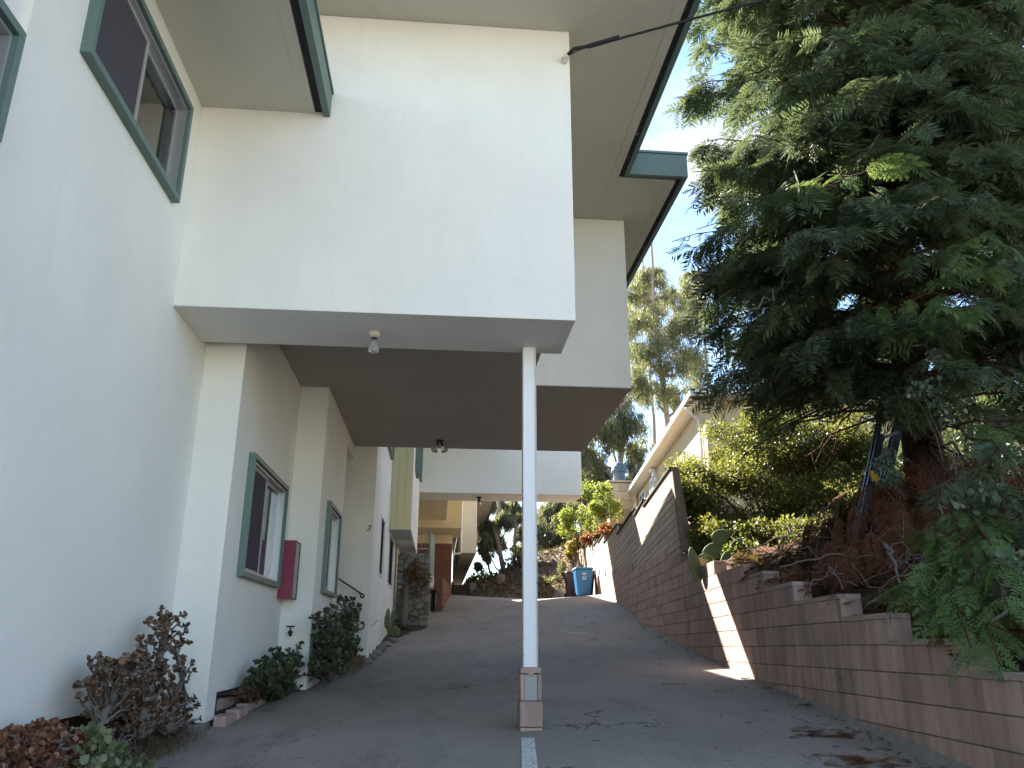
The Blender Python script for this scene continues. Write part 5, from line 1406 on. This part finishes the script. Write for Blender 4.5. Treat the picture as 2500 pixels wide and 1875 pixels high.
def build_left_plants():
    jade('jade_plant', 'tall leggy jade plant with reddish leaves against the white wall', [(330, 1655, 75, 75), (400, 1560, 42, 62), (405, 1510, 32, 28), (380, 1700, 80, 70), (440, 1735, 45, 55), (270, 1640, 45, 55), (300, 1740, 75, 50), (250, 1700, 45, 60), (455, 1640, 22, 35)], -2.13, 235, 'jadered', .037,
         [[(215, 1825), (238, 1770), (262, 1725), (290, 1650)], [(340, 1800), (350, 1720), (372, 1650), (395, 1590), (405, 1530)], [(400, 1790), (420, 1720), (445, 1660)]])
    jade('jade_plant', 'low orange brown jade plant at the bottom left corner', [(110, 1810, 80, 45), (40, 1830, 60, 45), (130, 1860, 70, 30), (30, 1875, 60, 30), (180, 1840, 30, 40)], -2.13, 210, 'jadeorange', .034,
         [[(100, 1900), (110, 1860), (120, 1810)], [(30, 1900), (40, 1850)]], dX=.12)
    shrub('groundcover_plant', 'pale green round leaved plant at the foot of the tall jade', 'plant', tuple(atX(250, 1870, -2.1)), [(atX(px, py, -2.05), (.13, .10, .07)) for px, py in ((200, 1850), (250, 1840), (300, 1850), (220, 1880), (280, 1880), (330, 1870), (205, 1810))], 420, .055, 'paleleaf', tmpl=LEAFR, sub=4, stems=True, sr=.006)
    c = atX(400, 1835, -2.1)
    grass('dry_grass', 'dry tangled grass under the tall jade plant', c, 420, .20, (.10, .32), 'drygrass', .9, .004, 'stuff')
    jade('jade_shrub', 'dark green jade shrub below the faucet', [(700, 1640, 70, 45), (720, 1595, 50, 22), (760, 1660, 40, 45), (660, 1670, 40, 30), (790, 1650, 25, 40)], -1.76, 300, 'jadegreen', .046, [[(700, 1705), (705, 1665), (715, 1620)], [(760, 1695), (760, 1650)]], dX=.22)
    jade('jade_shrub', 'small brownish jade shrub left of the dark green one', [(628, 1685, 28, 24), (605, 1690, 18, 16)], -1.88, 60, 'jadered', .04, [[(628, 1718), (628, 1690)]], dX=.08)
    jade('jade_shrub', 'tall dark green jade shrub below the second window', [(840, 1490, 30, 32), (845, 1540, 45, 45), (830, 1590, 48, 40), (870, 1545, 22, 50), (800, 1620, 30, 35), (795, 1530, 16, 40)], -1.42, 330, 'jadegreen', .05, [[(835, 1650), (838, 1600), (842, 1540), (842, 1490)], [(805, 1660), (805, 1610)]], dX=.20)
    grass('spider_plant', 'clump of pale striped grass beside the tall jade shrub', atX(852, 1640, -1.28), 90, .34, (.10, .35), 'spider', 1.1, .009)
    # small twisted tree in front of the stone pier
    T = thing('small_tree', 'small twisted tree with russet leaves in front of the stone pier', 'tree', tuple(atY(985, 1545, 22.3)))
    P = [atY(px, py, 22.3) for px, py in ((982, 1552), (988, 1500), (992, 1450), (1000, 1415), (1010, 1395))]
    S = Soup(); V, F = tube(P, [.10, .085, .075, .05, .03], 8); S.addq(V, F)
    V, F = tube([P[2], atY(1015, 1440, 22.2), atY(1035, 1415, 22.1)], [.05, .03, .015], 6); S.addq(V, F)
    S.obj('trunk', 'twig', T)
    S = Soup(); cs = [atY(px, py, 22.2) for px, py in ((1005, 1390), (1020, 1400), (1030, 1420), (1010, 1425), (1000, 1405), (1040, 1410), (1018, 1380), (1025, 1440))]
    leafcloud(S, LEAF2, cs, np.full((len(cs), 3), .17), 800, .075, .1, .3)
    S.obj('crown', leaf_mat('russet_leaves', (.08, .07, .03), (.17, .085, .045), .25, .5, .3, (.26, .06, .05), .8), T)
    # ivy and dry plants at the pier foot, stones along the edge
    shrub('foot_plant', 'tangle of green creeper at the foot of the stone pier', 'plant', tuple(atY(965, 1560, 21.6)), [(atY(px, py, 21.6), (.16, .14, .20)) for px, py in ((965, 1545), (960, 1520), (985, 1540), (995, 1550))], 420, .07, 'jadegreen', sub=4, sr=.008)
    rnd = random.Random(5)
    labs = ['pale stone', 'small brown stone', 'rounded grey stone', 'flat grey stone', 'small pale stone', 'reddish stone']
    wh = ['nearest the entry step', 'second from the entry step', 'third from the entry step', 'fourth from the entry step', 'beside the cactus', 'just beyond the cactus']
    for k, y in enumerate((14.5, 15.1, 15.8, 16.6, 17.4, 18.3)):
        x = interp(XLE, y) - .02; z = gz(x, y); r = rnd.uniform(.07, .11)
        bm = bmesh.new(); bmesh.ops.create_icosphere(bm, subdivisions=2, radius=1)
        for v in bm.verts: v.co = Vector((v.co.x * r * 1.1, v.co.y * r * 1.5, v.co.z * r * .7)) * (1 + .18 * math.sin(v.co.x * 3 + k) * math.cos(v.co.y * 2.3 + k * 2))
        me = bpy.data.meshes.new('s'); bm.to_mesh(me); bm.free(); me.shade_smooth()
        o = link('edging_stone', me, 'concrete' if k % 2 == 0 else 'stone'); o.location = (x, y, z + r * .4)
        tag(o, labs[k] + ' edging the bed along the white wall, ' + wh[k], 'stone', 'stones edging the bed')
    # dead stalk leaning out beside the entry
    S = MB().tube([tuple(atY(898, 1535, 15.0)), tuple(atY(912, 1525, 15.0)), tuple(atY(922, 1515, 15.0))], .006, 5).tube([tuple(atY(896, 1532, 15.0)), tuple(atY(905, 1522, 15.0))], .004, 5).tube([(-1.17, 15.05, -.35), tuple(atY(898, 1535, 15.0))], .006, 5)
    tag(S.obj('dead_stalk', 'twig'), 'thin dead stalk leaning out from the white wall', 'stalk')
build_left_plants()

# ------------------------------------------------------------------ background trees
def euc(label, base, H, lean, clumps, trunk_r, nleaf, name='eucalyptus_tree', size=.34, mat='eucleaf', fork=True):
    T = thing(name, label, 'tree', tuple(base), 'eucalyptus trees behind the hill')
    base = np.asarray(base, float)
    top = base + np.array([lean[0], lean[1], H])
    path = curve_pts(base, top, 0, 9, .12); path[:, 0] += np.linspace(0, 1, 9) * (1 - np.linspace(0, 1, 9)) * lean[0]
    V, F = tube(path, list(np.linspace(trunk_r, trunk_r * .25, 9)), 8); S = Soup(); S.addq(V, F)
    L = Soup(); cs = []; rs = []
    for (c, r) in clumps:
        c = np.asarray(c, float)
        i = int(np.argmin([np.linalg.norm(c - p) + (2 if p[2] > c[2] - .5 else 0) for p in path]))
        lp = curve_pts(path[i], c, -.05 * np.linalg.norm(c - path[i]), 6, .12)
        V, F = tube(lp, list(np.linspace(trunk_r * .45, .02, 6)), 6, False); S.addq(V, F)
        for _ in range(18):
            q = c + rdir(1)[0] * r * np.array([1.15, 1.15, 1.0]) * RNG.uniform(.4, 1); cs.append(q); rs.append(np.array([.30, .30, .42]) * r * RNG.uniform(.4, 1.2))
            V, F = tube(curve_pts(c, q, .05, 4, .03), [.03, .022, .015, .008], 4, False); S.addq(V, F)
    S.obj('trunk', 'eucbark', T)
    leafcloud(L, LEAFN, cs, np.array(rs), int(nleaf * 2.3), size * .85, 0, .05, True)
    L.obj('crown', mat, T)
    return T
build_hill_litter()
def build_background_trees():
    def clumps(spec, Y):
        out = []
        for (px, py, rp) in spec:
            c = atY(px, py, Y + RNG.uniform(-1.5, 1.5)); out.append((c, rp / F_PX * Y * 1.05))
        return out
    def base(px, py, Y, zz=None):
        c = atY(px, py, Y)
        c[2] = hill_z(c[0], c[1]) - .3 if zz is None else zz
        return c
    # tall pair on the right, seen over the house
    b = base(1512, 1170, 50); 
    euc('tall eucalyptus with reddish trunk just left of the house chimney', b, 17, (.3, 0), clumps([(1400, 1070, 55), (1440, 1000, 60), (1430, 1120, 45), (1490, 1060, 55), (1545, 1050, 45), (1460, 1150, 40), (1560, 1110, 40), (1500, 960, 50), (1560, 930, 45), (1395, 1150, 35), (1540, 1160, 30)], 50), .24, 20000)
    b = base(1650, 1010, 58)
    euc('tallest eucalyptus rising behind the corner of the yellow house', b, 27, (-1.2, 0), clumps([(1590, 700, 45), (1560, 790, 50), (1620, 770, 55), (1640, 880, 60), (1580, 880, 55), (1680, 820, 50), (1700, 900, 45), (1660, 960, 45), (1600, 960, 40), (1550, 720, 30), (1690, 720, 40), (1540, 850, 35)], 58), .32, 22000)
    b = base(1585, 900, 66)
    euc('slender eucalyptus with sparse top beside the roof eave', b, 33, (0, 0), clumps([(1590, 670, 30), (1575, 720, 35), (1550, 770, 30), (1600, 740, 32), (1560, 680, 22)], 66), .2, 6500)
    b = base(1700, 800, 70)
    euc('sparse eucalyptus top showing between the redwood and the other gums', b, 33, (1, 0), clumps([(1690, 670, 32), (1660, 720, 35), (1700, 740, 35), (1660, 780, 30)], 70), .2, 6000)
    # through the passage
    b = base(1232, 1410, 42)
    euc('pale leaning eucalyptus seen through the passage left of the column', b, 9, (-.75, 0), clumps([(1195, 1290, 24), (1210, 1320, 22), (1235, 1270, 22), (1185, 1320, 16), (1215, 1235, 24), (1190, 1350, 14)], 42), .14, 3800, size=.3)
    b = base(1255, 1375, 47)
    euc('straight grey eucalyptus trunk just left of the white column', b, 11, (.15, 0), clumps([(1265, 1260, 20), (1272, 1300, 18), (1275, 1340, 16), (1250, 1240, 18)], 47), .11, 3000, size=.3)
    b = base(1205, 1425, 46)
    euc('thin young eucalyptus at the left of the passage view', b, 6, (-.6, 0), clumps([(1180, 1340, 12), (1172, 1380, 12), (1190, 1300, 12)], 46), .07, 1100, size=.25)
    b = base(1345, 1340, 46)
    euc('bushy eucalyptus in the gap right of the white column', b, 9, (.4, 0), clumps([(1340, 1300, 34), (1375, 1290, 30), (1330, 1340, 26), (1360, 1330, 26), (1385, 1320, 22), (1320, 1270, 28), (1350, 1245, 30), (1330, 1365, 16), (1400, 1240, 25)], 46), .16, 9000, size=.3)
    b = base(1420, 1240, 52)
    euc('dark forked eucalyptus above the red leaved shrub', b, 14, (.3, 0), clumps([(1440, 1180, 40), (1400, 1210, 35), (1470, 1230, 34), (1430, 1250, 30), (1380, 1180, 30)], 52), .24, 9500)
    # shrubs on and beyond the hill
    def sh(label, pts, Y, n, size, mat, r, z=None, name='shrub', sub=5):
        cs = [(atY(px, py, Y), (r * q, r * q, r * q)) for px, py, q in pts]
        c0 = cs[0][0].copy(); c0[2] = (hill_z(c0[0], c0[1]) if z is None else z) - .05
        return shrub(name, label, 'bush', c0, cs, n, size, mat, sub=sub, group='background shrubs', sr=.02)
    sh('dark shrub against the column left side on the dirt hill', [(1265, 1375, 1), (1255, 1395, .7), (1275, 1350, .8)], 41, 2200, .12, 'eucleaf', .75)
    sh('bright green shrub at the far left of the passage', [(1140, 1430, 1), (1155, 1415, .8), (1135, 1450, .7)], 43, 1800, .13, 'limeleaf', .6)
    sh('yellow green shrub on the skyline behind the stump', [(1185, 1420, 1), (1200, 1410, .7), (1170, 1440, .8)], 45, 1500, .13, 'limeleaf', .6)
    sh('olive shrub spreading on the dirt slope right of the column', [(1340, 1425, 1), (1365, 1400, .9), (1325, 1440, .7), (1380, 1425, .7)], 37, 3200, .09, 'eucleaf', .62)
    sh('bright yellow green tree top over the far end of the fence', [(1420, 1280, 1.1), (1450, 1250, 1.2), (1470, 1220, 1), (1400, 1300, .9), (1440, 1210, .8), (1490, 1240, .8)], 36, 5200, .12, 'limeleaf', .95, 2.8)
    sh('orange leaved shrub spilling over the far fence steps', [(1400, 1335, .8), (1415, 1322, .8), (1392, 1350, .6), (1425, 1318, .7), (1386, 1362, .5)], 35.2, 1500, .11, 'orangeleaf', .5, 3.0)
    sh('red leaved shrub above the sunlit fence steps', [(1473, 1296, .9), (1440, 1312, .6), (1482, 1290, .7), (1455, 1305, .6), (1428, 1318, .5)], 31.5, 1900, .10, 'redleaf', .45, 2.9)
    sh('lime green vine beside the chimney', [(1475, 1255, 1), (1470, 1200, .9), (1478, 1290, .8), (1462, 1230, .7)], 34.5, 2000, .12, 'limeleaf', .6, 3.0)
    # stump, rail and boulder on the hill
    c = base(1222, 1425, 38.5)
    tag(MB().lathe([(.24, -.2), (.22, .1), (.21, .40), (.17, .55)], c + (0, 0, .2), 12).obj('tree_stump', 'twig'), 'grey weathered stump on the dirt hill seen through the passage', 'stump')
    c = base(1155, 1450, 38)
    tag(MB().box(c[0] - .14, c[0] + .14, c[1] - .1, c[1] + .1, c[2] - .2, c[2] + .75).obj('wooden_post', 'twig'), 'short grey wooden post left of the dirt hill', 'post')
    c = atY(1368, 1443, 33.5)
    bm = bmesh.new(); bmesh.ops.create_icosphere(bm, subdivisions=2, radius=.34)
    for v in bm.verts: v.co *= 1 + .25 * math.sin(v.co.x * 9) * math.cos(v.co.z * 7)
    me = bpy.data.meshes.new('r'); bm.to_mesh(me); bm.free()
    o = link('boulder', me, 'concrete'); o.location = (c[0], c[1], gz(c[0], c[1]) + .2); tag(o, 'pale boulder beyond the crest left of the blue bin', 'boulder')
    # slatted fence at the far end of the passage
    T = thing('slat_fence', 'dark slatted fence at the far end of the passage', 'fence', (.9, 36, 1.5))
    for k in range(4):
        MB().box(.55, 1.25, 36.0, 36.05, 1.75 + k * .16, 1.84 + k * .16).obj('slat', 'dark', T)
    for x in (.55, 1.2): MB().box(x, x + .08, 36.05, 36.12, 1.2, 2.45).obj('post', 'dark', T)
build_background_trees()
